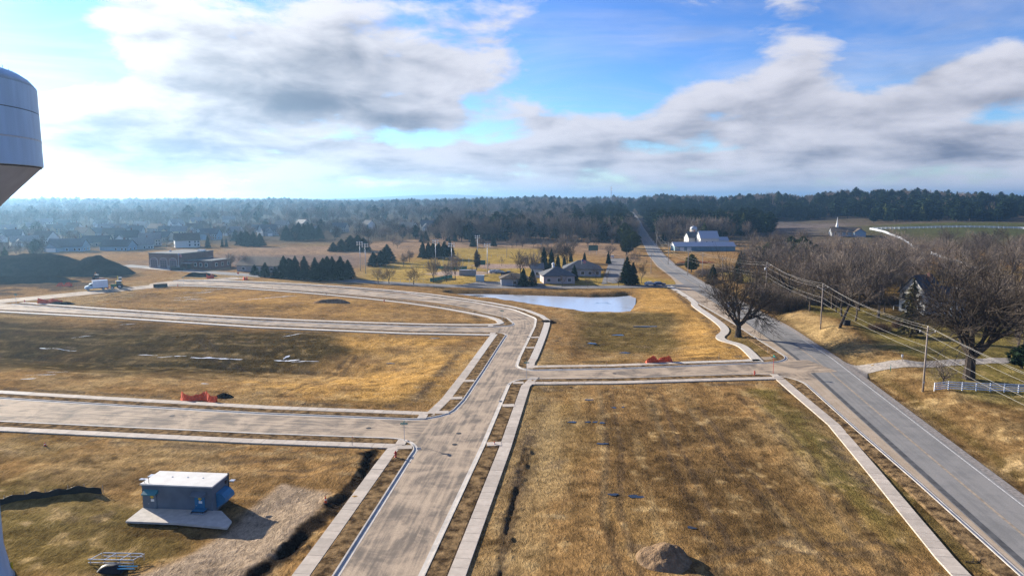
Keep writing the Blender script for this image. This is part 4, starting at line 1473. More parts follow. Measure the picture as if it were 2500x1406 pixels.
def scatter_far():
    rs = np.random.RandomState(11)
    n = 17000
    az = rs.uniform(R(-43), R(43), n)
    r = np.exp(rs.uniform(math.log(380), math.log(3300), n))
    X, Y = r * np.sin(az), r * np.cos(az)
    c, d = corridor(X, Y)
    keep = (c > 5) | (Y > 1120)
    deg = np.degrees(az)
    # nearest edge of the woods for each direction
    edge_r = np.interp(deg, [-43, -36, -30, -25, -22, -18, -14, -9, -5, -1, 3, 6, 8.5, 10, 12, 14, 17, 21, 25, 30, 36, 43],
                       [395, 400, 520, 470, 480, 500, 520, 520, 520, 500, 500, 490, 470, 460, 500, 540, 560, 640, 660, 650, 640, 600])
    keep &= r > edge_r * (1 + 0.05 * rs.randn(n))
    FARP = PP([(520, 625), (545, 606), (640, 584), (830, 597), (900, 596), (1020, 596), (1180, 592), (1300, 588), (1520, 596), (1560, 640), (1340, 606), (1100, 604), (870, 650), (640, 672)])
    keep &= sdist(X, Y, FARP) > 4
    keep &= ~(np.exp(-((X - 400) / 150) ** 2 - ((Y - 570) / 120) ** 2) > .22)
    keep &= ~inside(X, Y, PP([(1700, 548), (1900, 549), (2130, 552), (2120, 585), (2020, 588), (1900, 566), (1720, 558)]))
    # open patches among the houses at the left
    town = (deg < -6) & (r < 1500)
    keep &= ~(town & (fbm(X / 70, Y / 70, 3) > 0.12))
    keep &= ~(town & (rs.rand(n) < np.where(r < 900, .62, .3)))
    glade = (fbm(X / 160 + 3, Y / 160, 2) > .42) & (r > 700)
    keep &= ~glade
    for hx, hy, hr in HOUSE_SPOTS:
        keep &= np.hypot(X - hx, Y - hy) > hr
        # open sight line in front of each house
        t = (X * hx + Y * hy) / (hx * hx + hy * hy)
        off = np.abs(X * hy - Y * hx) / math.hypot(hx, hy)
        keep &= ~((t > 1 - 85 / math.hypot(hx, hy)) & (t < 1) & (off < hr * .8))
    X, Y, r, deg = X[keep], Y[keep], r[keep], deg[keep]
    Z = terrain_fast(X, Y) - .2
    m = len(X)
    ev = fbm(X / 110 + 31, Y / 110, 3)
    dark_band = ((deg > 6.5) & (r > 600) & (r < 1150)) * .85
    p_ev = np.clip(0.14 + 1.1 * np.maximum(0, ev - .1) + dark_band, 0, .95)
    p_ev = np.where(deg < -4, p_ev * .4, p_ev)
    is_ev = rs.rand(m) < p_ev
    rz, s = rs.uniform(0, 6.28, m), rs.uniform(.75, 1.25, m) * np.where((deg < -6) & (r < 900), .72, np.where(r < 1200, 1.15, 1.05))
    pts = np.stack([X, Y, Z], 1)
    gn_forest('far_bare_woods', pts[~is_ev], rz[~is_ev], s[~is_ev], rs.randint(0, 4, (~is_ev).sum()), FAR_BARE, 'grey-brown leafless woods covering the far hills')
    gn_forest('far_evergreen_woods', pts[is_ev], rz[is_ev], s[is_ev] * 1.1, rs.choice([0, 1, 1, 1, 1, 2], is_ev.sum()), FAR_EVER, 'dark evergreen woods covering the far hills')
    print('far trees', m, is_ev.sum())

# ---------------------------------------------------------------- water tower
def water_tower():
    az, D = R(-43.2), 70.0
    cx, cy = D * math.sin(az), D * math.cos(az)
    root = empty('water_tower', (cx, cy, 0), 0, 'pale blue steel water tower tank on a round pedestal', 'water tower')
    st = mat('tower_paint', (0.33, 0.50, 0.68), 0.42, 0.07, 0.9, 0.01, 2.0, stretch=(1, 1, 0.18), spec=0.45)
    dk = mat('tower_cone_grey', (0.30, 0.33, 0.38), 0.6, 0.1, 0.4)  # darker, greyer tone for the cone bottom
    MB().lathe([(6.6, 0), (6.3, 0.8), (6.0, 3.0), (6.0, 27.0), (6.3, 29.6)], 64).build('pedestal', st, root, True)
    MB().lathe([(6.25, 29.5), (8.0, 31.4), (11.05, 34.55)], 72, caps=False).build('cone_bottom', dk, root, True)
    # shell courses, each a ring of its own with a seam between
    zs = [34.5, 36.6, 38.7, 40.7]
    for a, b in zip(zs[:-1], zs[1:]):
        MB().lathe([(11.05, a + .03), (11.12, a + .035), (11.12, b - .035), (11.05, b - .03)], 96, caps=False).build('shell_course', st, root, False)
    MB().lathe([(11.0, 34.4), (11.0, 40.8)], 96, caps=False).build('inner_shell', M['dark'], root, True)
    MB().lathe([(11.12, 40.7), (10.7, 41.25), (10.2, 41.6), (9.0, 42.0), (7.0, 42.45), (4, 42.9), (0.2, 43.1)], 72).build('roof_dome', st, root, True)
    mb = MB()
    for i in range(48):
        t = 2 * math.pi * i / 48
        r = 9.6
        mb.tube((r * math.cos(t), r * math.sin(t), 41.8), (r * math.cos(t), r * math.sin(t), 42.05), .03, .03, 4)
    mb.build('roof_clip', M['steel'], root)
    # paint-drip stain on the shell
    a = R(-43.2) - math.pi
    MB().lathe([(11.14, 36.5), (11.14, 36.62)], 96, caps=False).build('seam_weld', M['steel'], root)
    # bollard at the foot
    b = empty('bollard', (-42.9, 54.95, 0), 0, 'yellow steel bollard at the foot of the tower pedestal', 'bollard')
    MB().lathe([(0.11, -.2), (0.11, 1.05), (0.09, 1.13), (0.03, 1.17)], 14).build('post', M['yellow'], b, True)
    MB().lathe([(0.17, -.02), (0.17, .03)], 14).build('footing', M['concrete'], b)


water_tower()
o = MB().prism([(-43.6, 53.0), (-38.2, 53.4), (-37.0, 54.4), (-41.5, 55.2)], -.1, .06).build('tower_apron', M['concrete'])
tag(o, 'pale concrete apron at the foot of the water tower', kind='structure')


# ---------------------------------------------------------------- pump shed
def pump_shed():
    rz = math.atan2(66.95 - 67.65, 7.7)
    c = (-34.5, 68.85)
    root = empty('pump_shed', (c[0], c[1], TZ(*c) - .05), rz, 'grey-blue flat-roofed pump shed with a white roof', 'shed')
    W, D, H = 7.7, 3.35, 3.0
    wall = mat('shed_render', (0.115, 0.14, 0.175), 0.9, 0.12, 0.7, 0.006, 18)
    trim = mat('blue_sheet_metal', (0.03, 0.16, 0.30), 0.5, 0.12, 1.5)
    teal = mat('teal_sheet_metal', (0.05, 0.20, 0.24), 0.5, 0.12, 1.5)
    roof = mat('white_membrane', (0.62, 0.60, 0.57), 0.75, 0.08, 0.7)
    MB().box((0, 0, H / 2 + .02), (W - .1, D - .1, H - .02)).build('wall', wall, root)
    r = MB().box((0, 0, H + .08), (W + .12, D + .12, .14)).build('roof', roof, root)
    for x in (-1.6, .1, 1.8):
        MB().lathe([(.09, 0), (.09, .03), (.07, .05), (.02, .06)], 10, (x, .3, H + .15)).build('roof_vent', M['steel'], r)
    for x in (-3.6, -3.1):
        MB().tube((x, -1.45, H + .15), (x, -1.45, H + .75), .025, .025, 6).build('vent_pipe', M['dark'], r)
    # doors with canopies and stickers
    for x, cm, lab in ((-2.75, teal, 'teal canopy'), (2.45, wall, 'grey canopy')):
        d = MB().box((x, -D / 2 + .02, 1.08), (1.05, .10, 2.12)).build('door', trim if x > 0 else wall, root)
        MB().box((x - .35, -D / 2 - .05, 1.05), (.12, .08, .05)).build('handle', M['steel'], d)
        MB().box((x + .05, -D / 2 - .045, 1.78), (.30, .02, .30), M=Matrix.Rotation(R(45), 3, 'Y')).build('warning_diamond', M['yellow'], d)
        MB().box((x + .1, -D / 2 - .045, 1.42), (.36, .02, .26)).build('notice', M['white'], d)
        MB().add([(x - .75, -D / 2 + .03, 2.55), (x + .75, -D / 2 + .03, 2.55), (x + .75, -D / 2 - .6, 2.25), (x - .75, -D / 2 - .6, 2.25),
                  (x - .75, -D / 2 + .03, 2.18), (x + .75, -D / 2 + .03, 2.18), (x + .75, -D / 2 - .6, 2.16), (x - .75, -D / 2 - .6, 2.16)],
                 [(3, 2, 1, 0), (4, 5, 6, 7), (0, 1, 5, 4), (1, 2, 6, 5), (2, 3, 7, 6), (3, 0, 4, 7)]).build('canopy', cm, root)
        MB().box((x - .7, -D / 2 - .1, 2.1), (.14, .16, .12)).build('wall_lamp', M['white'], root)
    # intake hood on the right end
    hx = W / 2 - .03
    prof = [(0, 2.1), (.55, 1.95), (.95, 1.55), (1.0, 1.15), (.1, .55), (0, .5)]
    mb = MB()
    n = len(prof)
    for y in (-.9, 1.0):
        mb.v += [(hx + a, y, z) for a, z in prof]
    mb.f = [tuple(range(n)), tuple(range(n, 2 * n))[::-1]] + [(i, n + i, n + (i + 1) % n, (i + 1) % n) for i in range(n)]
    mb.build('intake_hood', trim, root)
    MB().box((W / 2 - .02, 1.15, 2.45), (.10, .34, .34)).build('exhaust_port', M['black'], root)
    MB().tube((W / 2 + .12, 1.45, 1.2), (W / 2 + .12, 1.45, 3.35), .07, .07, 8).build('downpipe', M['dark'], root)
    MB().box((W / 2 + .35, D / 2 + .15, 2.3), (.5, .5, .12)).build('antenna_shelf', M['steel'], root)
    # louvres / pipes on the left end
    MB().box((-W / 2 + .02, .2, 1.5), (.14, 1.6, 2.6)).build('louvre_panel', M['dark'], root)
    MB().box((-W / 2 - .7, .3, 2.75), (1.4, .35, .10)).build('awning_bar', M['steel'], root)
    MB().box((-W / 2 - .5, 1.15, 2.8), (.8, .7, .10)).build('awning_plate', M['steel'], root)
    # steps below the right door
    st = empty('metal_step', (c[0] + 2.4, c[1] - D / 2 - .75, .05), rz, 'dark blue metal step standing before the shed door', 'step')
    MB().box((0, .12, .32), (1.3, .75, .07)).build('tread', trim, st)
    MB().box((0, -.35, .15), (1.5, .35, .05)).build('tread', M['steel'], st)
    for sx in (-.6, .6):
        MB().box((sx, 0, .14), (.06, .9, .28)).build('leg', M['dark'], st)
    pad = [(-38.6, 64.6), (-33.5, 64.2), (-27.9, 63.2), (-28.0, 64.6), (-30.0, 66.9), (-38.5, 67.7)]
    o = MB().prism([(p[0] - .0, p[1]) for p in pad], -.1, .10).build('shed_pad', M['concrete'])
    tag(o, 'concrete pad in front of the pump shed', kind='structure')


pump_shed()


def silt_fence():
    pts = resample(PP([(-40, 1240), (10, 1231), (60, 1222), (110, 1214), (165, 1206), (205, 1202), (250, 1199)]), 1.6)
    root = empty('silt_fence', (*pts[0], TZ(*pts[0])), 0, 'low black silt fence sagging across the grass by the tower', 'fence')
    o0 = Vector((*pts[0], TZ(*pts[0])))
    A, B = [], []
    for i, p in enumerate(resample(pts, .4)):
        z = TZ(*p)
        s = .75 + .12 * math.sin(i * 1.3) + .06 * math.sin(i * .7)
        A.append((p[0] - o0.x, p[1] - o0.y + .08 * math.sin(i * .9), z - .15 - o0.z))
        B.append((p[0] - o0.x, p[1] - o0.y - .10 + .12 * math.sin(i * .9), z + s - o0.z))
    mb = MB().strip(A, B)
    fb = mb.build('fabric', M['black'], root)
    so = fb.modifiers.new('thick', 'SOLIDIFY')
    so.thickness = .015
    for p in pts[::1]:
        z = TZ(*p) - o0.z
        MB().box((p[0] - o0.x, p[1] - o0.y + .12, z + .4), (.05, .05, 1.1)).build('stake', M['wood'], root)


silt_fence()


def scrap():
    # welded frame lying on trestles
    z0 = TZ(-35.2, 57.0)
    root = empty('steel_frame', (-35.3, 57.0, z0), R(-2), 'open galvanised frame like a ladder lying by the gravel drive', 'frame')
    sk = .75
    for y, z in ((-.45, .55), (.55, .62)):
        MB().tube((-2.1 + (sk if y > 0 else 0), y, z), (2.0 + (sk if y > 0 else 0) * .3, y, z), .05, .05, 6).build('rail', M['steel'], root)
        MB().tube((-2.1 + (sk if y > 0 else 0), y, z - .3), (2.0 + (sk if y > 0 else 0) * .3, y, z - .3), .04, .04, 6).build('rail', M['steel'], root)
    for t in (-1.9, -.6, .75, 1.95):
        MB().tube((t, -.45, .56), (t + .45, .55, .62), .035, .035, 6).build('rung', M['steel'], root)
        MB().tube((t, -.45, .56), (t, -.45, 0), .03, .03, 5).build('leg', M['steel'], root)
        MB().tube((t + .4, .55, .6), (t + .4, .55, 0), .03, .03, 5).build('leg', M['steel'], root)
    # pile under a black tarp
    root = empty('tarped_pile', (-34.6, 55.7, z0), R(0), 'heap of blue pipes under a black tarpaulin beside the steel frame', 'pile')
    mb = MB()
    n, mth = 14, 8
    vs = []
    for i in range(n + 1):
        for j in range(mth + 1):
            u, v = i / n * 2 - 1, j / mth * 2 - 1
            h = .62 * max(0, 1 - abs(u) ** 3) * max(0, 1 - v * v) ** .6
            h += .06 * float(fbm(np.array(u * 3 + 4), np.array(v * 3), 2))
            vs.append((u * 1.15 - .3, v * .55, max(0.0, h) - .02))
    fs = [(i * (mth + 1) + j, (i + 1) * (mth + 1) + j, (i + 1) * (mth + 1) + j + 1, i * (mth + 1) + j + 1) for i in range(n) for j in range(mth)]
    mb.add(vs, fs).build('tarpaulin', M['black'], root, True)
    blue = mat('blue_pipe', (0.05, 0.30, 0.48), .4, .1, 2)
    for y, z, x1 in ((-.25, .33, 1.9), (.0, .42, 1.75), (.25, .28, 1.9), (.1, .14, 1.6)):
        MB().tube((.2, y, z), (x1, y, z), .06, .06, 8).build('pipe', blue, root)


scrap()


# ---------------------------------------------------------------- mounds
def mound(name, c, rx, ry, h, mt, label, rz=0.0, seed=0, sharp=1.3, ridge=0.0, nx=46, ny=34, cat='mound', rough=.18):
    root_z = TZ(*c)
    vs = []
    for i in range(nx + 1):
        for j in range(ny + 1):
            u, v = (i / nx * 2 - 1) * 1.08, (j / ny * 2 - 1) * 1.08
            q = max(0, abs(u) - ridge) / (1 - ridge) if ridge else abs(u)
            d = math.sqrt(q * q + v * v)
            f = max(0.0, 1 - d) ** (1 / sharp) if d < 1 else 0
            n = float(fbm(np.array(u * rx / 2.2 + seed * 9.1), np.array(v * ry / 2.2 + seed), 4))
            z = h * f * (1 + .35 * float(fbm(np.array(u * 1.6 + seed), np.array(v * 1.6), 2))) + rough * h * .5 * n * min(1, f * 3)
            vs.append((u * rx, v * ry, z - .12 if d < 1 else -.25))
    fs = [(i * (ny + 1) + j, (i + 1) * (ny + 1) + j, (i + 1) * (ny + 1) + j + 1, i * (ny + 1) + j + 1) for i in range(nx) for j in range(ny)]
    o = MB().add(vs, fs).build(name, mt, None, True, (c[0], c[1], root_z), rz)
    return tag(o, label, cat)


mound('sand_mound', (13.6, 57.4), 2.6, 2.3, 1.9, M['clay'], 'rounded brown mound of sandy soil alone in the grass lot', R(-25), 3, 1.35, 0, 70, 60, rough=.75)
mound('topsoil_stockpile', (-228, 291), 48, 14, 7.6, M['soil'], 'long black topsoil stockpile beyond the box truck', R(8), 1, 2.0, .55, 70, 30, 'stockpile', .12)
mound('soil_heap', (-180, 292), 17, 10, 7.6, M['soil'], 'black shoulder heap running off the end of the long stockpile', R(3), 5, 1.3, .1, 40, 26, 'stockpile', .15)
mound('soil_heap', (-188, 261), 20, 5, 2.6, M['soil'], 'low black spoil heap in front of the long stockpile', R(10), 7, 1.3, .4, 50, 24, 'stockpile', .5)
mound('soil_heap', (-205, 252), 18, 3.5, 1.6, M['soil'], 'second low churned spoil heap left of the box truck' if False else 'low churned spoil ridge along the lane before the box truck', R(12), 8, 1.3, .4, 50, 24, 'stockpile', .5)
mound('soil_heap', (*P(810, 741),), 6.0, 1.8, 1.3, M['clay'], 'small brown soil heap in the middle of the wedge-shaped lot', R(-3), 9, 1.4, .45)
mound('soil_heap', (*P(545, 968),), 1.8, 1.2, .9, M['soil'], 'dark soil heap beside the orange netting in the hollow lot', 0, 4, 1.2)
mound('soil_heap', (*P(490, 675),), 7, 2.2, 2.0, M['soil'], 'dark soil heap by the fire station drive', R(6), 12, 1.2, .3)
mound('soil_heap', (*P(1335, 785),), 3.0, 4.5, .5, M['soil'], 'flat patch of dug dark soil beside the curving walk', R(20), 14, 1.2)
mound('soil_heap', (*P(150, 742),), 5.0, 1.6, 1.0, M['soil'], 'dark soil heap behind the far orange netting', 0, 15, 1.2, .3)

# ---------------------------------------------------------------- safety netting, signs, hydrants, cones
def netting(px0, py0, px1, py1, h, label, seed, mt=None):
    a, b = P(px0, py0), P(px1, py1)
    g = random.Random(seed)
    L = math.dist(a, b)
    z0 = TZ((a[0] + b[0]) / 2, (a[1] + b[1]) / 2)
    root = empty('safety_netting', ((a[0] + b[0]) / 2, (a[1] + b[1]) / 2, z0), math.atan2(b[1] - a[1], b[0] - a[0]), label, 'netting')
    n = 18
    A, B = [], []
    for i in range(n + 1):
        t = i / n
        peak = abs(math.sin(t * math.pi * 2.0)) ** .7 if seed % 2 == 0 else (1 - .55 * abs(math.sin(t * math.pi * 1.5)))
        z = h * (.25 + .75 * peak) * g.uniform(.85, 1.1)
        y = .5 * math.sin(t * 9 + seed)
        A.append((t * L - L / 2, y - .25 - .3 * (1 - peak), -.05))
        B.append((t * L - L / 2, y + .15, z))
    mb = MB().strip(A, B)
    C2 = [(x, y + .55, -.05) for x, y, z in A]
    mb.strip(B, C2)
    o = mb.build('net', mt or M['orange'], root)
    o.modifiers.new('thick', 'SOLIDIFY').thickness = .02
    for i in (2, 9, 16):
        MB().box((B[i][0], B[i][1], .3), (.05, .05, max(.7, B[i][2] + .2))).build('stake', M['wood'], root)


netting(442, 975, 532, 979, 1.5, 'crumpled orange safety netting round a pit beside the sidewalk of the hollow lot', 3)
netting(1574, 885, 1642, 882, 1.3, 'bright orange netting bunched up by the far sidewalk of the short street', 4)
netting(95, 741, 150, 741, 1.8, 'orange netting at the sharp tip of the wedge-shaped lot', 5)
netting(138, 699, 176, 698, 1.5, 'faded orange netting in the churned ground before the stockpile', 6)
netting(505, 680, 522, 679, 2.0, 'red-orange netting on the soil heap by the fire station drive', 7)
netting(592, 683, 606, 683, 1.5, 'small scrap of orange netting near the red stop sign', 8)


def street_sign(x, y, label, h=2.5, stake=False):
    z = max(TZ(x, y), .1)
    root = empty('street_sign', (x, y, z), rng.uniform(-.2, .2), label, 'street sign')
    MB().box((0, 0, h / 2 - .1), (.06, .06, h + .1)).build('post', M['steel'] if not stake else M['red'], root)
    MB().box((0, 0, h + .08), (.95, .03, .22)).build('name_plate', M['green_sign'], root)
    MB().box((0, 0, h + .32), (.03, .85, .2)).build('name_plate', M['green_sign'], root)
    MB().box((0, 0, h + .2), (.07, .07, .06)).build('bracket', M['steel'], root)
    for sgn, sx in ((-1, 0),):
        for i in range(5):
            MB().box((-.32 + i * .16, -.022, h + .08), (.09, .012, .10)).build('letter', M['white'], root)


street_sign(-14.3, 87.3, 'green street name sign on its post at the corner by the pump shed lot', 2.3)
street_sign(2.6, 119.6, 'green street name sign at the mouth of the short street', 2.7)
street_sign(-2.6, 178, 'green street name sign at the rounded tip of the wedge lot', 2.4)
street_sign(48.2, 122.9, 'green street name sign with a red marker post by the highway corner', 2.9, True)
street_sign(*P(40, 742), 'green street name sign beside the far hydrant', 2.6)
street_sign(*P(448, 694), 'green street name sign where the lane meets the bending street', 2.4)


def stop_sign(px, py):
    p = G(px, py)
    root = empty('stop_sign', p, 0, 'small red stop sign at the end of the lane by the town road', 'sign')
    MB().box((0, 0, 1.1), (.06, .06, 2.4)).build('post', M['steel'], root)
    mb = MB()
    mb.add([(.4 * math.cos(R(22.5 + 45 * i)), -.04, 2.3 + .4 * math.sin(R(22.5 + 45 * i))) for i in range(8)] +
           [(.4 * math.cos(R(22.5 + 45 * i)), -.06, 2.3 + .4 * math.sin(R(22.5 + 45 * i))) for i in range(8)],
           [tuple(range(8)), tuple(range(8, 16))[::-1]] + [(i, (i + 1) % 8, 8 + (i + 1) % 8, 8 + i) for i in range(8)])
    mb.build('octagon_plate', M['red'], root)


stop_sign(582, 681)


def hydrant(x, y, label):
    root = empty('fire_hydrant', (x, y, max(.08, TZ(x, y))), rng.uniform(0, 3), label, 'hydrant')
    MB().lathe([(.16, 0), (.16, .06), (.11, .07), (.11, .62), (.15, .63), (.15, .68), (.12, .72), (.07, .82), (.03, .86)], 14).build('barrel', M['red'], root, True)
    for a in (0, math.pi):
        MB().tube((.08 * math.cos(a), 0, .48), (.24 * math.cos(a), 0, .48), .06, .06, 8).build('nozzle', M['red'], root)
    MB().tube((0, -.05, .4), (0, -.26, .4), .085, .085, 8).build('pumper_nozzle', M['red'], root)


hydrant(-14.5, 81.6, 'red fire hydrant on the verge by the pump shed lot corner')
hydrant(44.3, 121.6, 'red fire hydrant on the near verge of the short street')
hydrant(*P(60, 739), 'dark red hydrant near the sharp tip of the wedge lot')
hydrant(*P(938, 738), 'small hydrant on the verge of the bending street')
hydrant(*P(434, 700), 'small hydrant at the far end of the wedge lot')


def cone(x, y, label, h=.7):
    root = empty('traffic_cone', (x, y, TZ(x, y)), .4, label, 'cone')
    MB().box((0, 0, .02), (.38, .38, .05)).build('base', M['dark'], root)
    MB().lathe([(.15, .04), (.10, h * .4), (.05, h * .85), (.03, h)], 12).build('body', M['orange'], root, True)
    MB().lathe([(.105, h * .42), (.083, h * .58)], 12, caps=False).build('stripe', M['white'], root)


cone(*P(795, 1230), 'orange traffic cone at the edge of the gravel drive', .8)
cone(*P(1207, 1086), 'orange cone on the verge between street and sidewalk', .6)
cone(*P(110, 1086), 'tipped orange-white marker on the grass across from the hollow lot', .5)


def stake_post(px, py, h, label, group=None, mt=None):
    p = G(px, py)
    root = empty('survey_stake', p, 0, label, 'stake', group)
    MB().box((0, 0, h / 2 - .1), (.05, .05, h + .1)).build('lath', mt or M['wood'], root)
    MB().box((.06, 0, h - .1), (.12, .01, .12)).build('ribbon', M['orange'], root)


for px, py in [(1755, 878), (1874, 862), (797, 728), (665, 709), (860, 1090), (345, 772), (880, 770), (1480, 900), (190, 705), (265, 712)]:
    stake_post(px, py, 1.4, 'thin wooden survey stake in the new lots', 'survey stakes in the lots')
o = MB().box((0, 0, .6), (4.6, .35, 1.2)).build('concrete_block', M['dark'], None, False, (*P(392, 701), 0), R(30))
tag(o, 'long dark rolled pipe section lying on the far lane', 'pipe')


def fallen_branch():
    p = G(2385, 1372)
    root = empty('fallen_branch', p, .3, 'dark fallen branch lying on the verge near the highway kerb', 'branch')
    MB().tube((-1.0, .3, .06), (.9, -.3, .1), .05, .025, 5).build('stem', M['dark_bark'], root)
    for a, b in (((-.3, .1, .08), (.3, .6, .25)), ((.2, -.1, .09), (.9, .3, .3)), ((-.6, .2, .07), (-.5, -.5, .2)), ((.5, -.2, .09), (.9, -.8, .2))):
        MB().tube(a, b, .03, .012, 4).build('twig', M['dark_bark'], root)


fallen_branch()

# ---------------------------------------------------------------- puddles, snow, manholes
M['puddle'] = mat('puddle_water', (0.025, 0.03, 0.036), 0.06, 0.1, 1, spec=.6)
M['snow'] = mat('old_snow', (0.72, 0.75, 0.80), .7, .08, 1.2)


def patch(name, px, py, rx, ry, mt, label, group, rz=0.0, dz=.03, seed=0, cat=None):
    p = G(px, py)
    g = random.Random(seed)
    n = 22
    ph = [g.uniform(0, 6.28) for _ in range(3)]
    pts = []
    for i in range(n):
        t = 6.2832 * i / n
        k = 1 + .22 * math.sin(2 * t + ph[0]) + .16 * math.sin(3 * t + ph[1]) + .1 * math.sin(5 * t + ph[2])
        pts.append((rx * k * math.cos(t), ry * k * math.sin(t)))
    zm = max(TZ(p.x + a * .7, p.y + b * .7) for a, b in pts[::3])
    o = MB().prism(pts, -.25, 0).build(name, mt, None, False, (p.x, p.y, p.z + dz + .03), rz)
    tag(o, label, cat or name.split('_')[-1], group)


for k, (px, py, a, b) in enumerate([(1398, 1030, 1.3, .5), (1435, 1030, .6, .4), (1453, 1030, .7, .4), (1470, 1032, .5, .7), (1470, 1083, 1.1, .5), (1499, 995, .6, .5), (1521, 994, .4, .4), (1438, 976, 1.0, .5),
                                    (1497, 1207, .8, .6), (1552, 1212, 1.3, .7), (1688, 1288, .7, .4), (1440, 838, 2.2, 1.2), (1525, 861, 1.6, .7), (1510, 818, 2.0, 1.2), (1580, 797, 4.5, .8), (1060, 826, 1.8, .7), (953, 887, 1.2, .5)]):
    patch('rain_puddle', px, py, a * .6, b * .6, M['puddle'], 'small blue rain puddle lying in the grass of the lots', 'rain puddles in the grass', 0, .012, k)
def snow(px, py, rx, ry, rz, seed):
    """A thin broken sheet of snow lying on the slope."""
    p = G(px, py)
    g = random.Random(seed)
    n = max(14, int(rx * 7))
    A, B = [], []
    c, s = math.cos(rz), math.sin(rz)
    z0 = TZ(p.x, p.y)
    for i in range(n + 1):
        u = (i / n * 2 - 1)
        w = ry * (1 - u * u) ** .5 * max(.02, .55 + .9 * float(fbm(np.array(u * rx * 1.1 + seed * 3.3), np.array(seed * 1.7), 3)))
        off = ry * .8 * float(fbm(np.array(u * rx * .5 + seed), np.array(4.2), 2))
        for lst, v in ((A, off - w), (B, off + w)):
            x, y = u * rx * c - v * s, u * rx * s + v * c
            lst.append((x, y, TZ(p.x + x, p.y + y) - z0 + .05))
    o = MB().strip(A, B).build('snow_streak', M['snow'], None, True, (p.x, p.y, z0))
    tag(o, 'thin streak of old snow left in the hollows of the lots', 'snow', 'old snow streaks')


for k, (px, py, a, b, rz) in enumerate([(715, 818, 2.6, .5, .7), (360, 867, 2.5, .3, -.15), (420, 870, 3.5, .28, -.12), (510, 874, 4.5, .5, -.1), (560, 876, 3, .5, -.08), (700, 881, 2.8, .7, -.05), (745, 882, 3, .3, 0), (115, 851, 1.8, .5, 0), (160, 855, 3, .25, -.15),
                                        (70, 925, 1.2, .35, .5), (100, 915, 2.4, .4, .5), (140, 909, 2, .2, .2), (310, 792, 2, .3, .4), (200, 822, 2.2, .25, .6), (700, 872, 1, .9, 1.2),
                                        (485, 715, 5, .7, .5), (460, 731, 5, .6, .5), (520, 707, 4, .5, .5), (660, 727, 9, .6, .62), (480, 734, 6, .3, .2), (500, 937, .7, .3, 0), (455, 726, 4, .5, .4)]):
    snow(px, py, a, b * .55, rz, 40 + k)
for k, (px, py) in enumerate([(1120, 1058), (1110, 1085), (1290, 823), (900, 1045), (420, 1015), (1500, 912), (2050, 1130)]):
    p = P(px, py)
    o = MB().lathe([(.36, 0), (.36, .012), (.30, .016)], 20).build('manhole_cover', M['dark'], None, False, (p[0], p[1], .03))
    tag(o, 'round dark manhole cover set in the street', 'manhole', 'manhole covers in the streets')
for k, (px, py) in enumerate([(1245, 938), (1222, 980), (1138, 935), (1270, 887), (1022, 1095), (1004, 1118)]):
    p = P(px, py)
    root = empty('kerb_inlet', (p[0], p[1], .03), R(10), 'dark storm drain grate at the kerb', 'drain', 'storm drains at the kerb')
    MB().box((0, 0, 0.01), (.5, .7, .03)).build('frame', M['steel'], root)
    for i in range(4):
        MB().box((0, -.24 + .16 * i, .03), (.42, .05, .02)).build('bar', M['dark'], root)


# ---------------------------------------------------------------- poles and wires
def util_pole(x, y, h, label, arm=True, rz=0.0, transformer=False):
    z = TZ(x, y)
    root = empty('utility_pole', (x, y, z), rz, label, 'utility pole')
    MB().tube((0, 0, -.4), (0, 0, h), .17, .11, 10).build('pole', M['wood'], root, True)
    if arm:
        MB().box((0, 0, h - .75), (2.4, .10, .12)).build('crossarm', M['wood'], root)
        for sx in (-1.1, 0, 1.1):
            MB().lathe([(.05, 0), (.07, .06), (.05, .12), (.07, .18), (.03, .24)], 8, (sx, 0, h - .69 if sx else h)).build('insulator', M['white'], root)
        for sx in (-1, 1):
            MB().tube((sx * .8, 0, h - .8), (0, 0, h - 1.4), .025, .025, 5).build('brace', M['steel'], root)
    if transformer:
        MB().lathe([(.05, 0), (.24, .04), (.24, .85), (.1, .95)], 14, (-.4, 0, h - 2.4)).build('transformer', M['steel'], root, True)
    MB().box((.0, -.16, 1.6), (.16, .03, .25)).build('pole_tag', M['steel'], root)
    return Vector((x, y, z)), h, rz


poles = []
PXP = [((62.0, 52.0), None), (None, (2253, 956)), (None, (2003, 803)), ((79.5, 212), None), (None, (1762, 696)), (None, (1714, 682)), (None, (1679, 672)), (None, (1631, 646)), (None, (1603, 604))]
names = ['utility pole by the roadside beyond the end of the white fence', 'tall grey utility pole with a crossarm beside the white rail fence', 'utility pole standing on the grassy knoll', 'utility pole rising behind the thicket with a small lamp',
         'utility pole at the edge of the wood past the corner', 'utility pole at the mouth of the scrubby bank', 'utility pole beside the hedge before the barn', 'utility pole on the bank near the barn drive', 'last utility pole by the farm willow']
for (w, pxl), nm in zip(PXP, names):
    if w is None:
        g_ = G(*pxl)
        w = (g_.x, g_.y)
    poles.append(util_pole(w[0], w[1], 10.6, nm, True, R(-12), 'lamp' in nm))


def power_line(a, b, label):
    (pa, ha, ra), (pb, hb, rb) = a, b
    root = empty('power_line', pa, 0, label, 'power line')
    L = (pb - pa).length
    for sx, dz, sag, r in ((-1.1, -.45, .02, .014), (1.1, -.45, .02, .014), (0, .24, .02, .014), (0.1, -3.1, .016, .015), (0.1, -4.3, .012, .016)):
        A = pa + Vector((sx * math.cos(ra), sx * math.sin(ra), ha + dz))
        B = pb + Vector((sx * math.cos(rb), sx * math.sin(rb), hb + dz))
        mb = MB()
        n = 12
        pts = []
        for i in range(n + 1):
            t = i / n
            q = A.lerp(B, t)
            q.z -= 4 * sag * L * t * (1 - t)
            pts.append(q - pa)
        for u, v in zip(pts[:-1], pts[1:]):
            mb.tube(u, v, r, r, 4, caps=False)
        mb.build('wire', M['wire'], root)


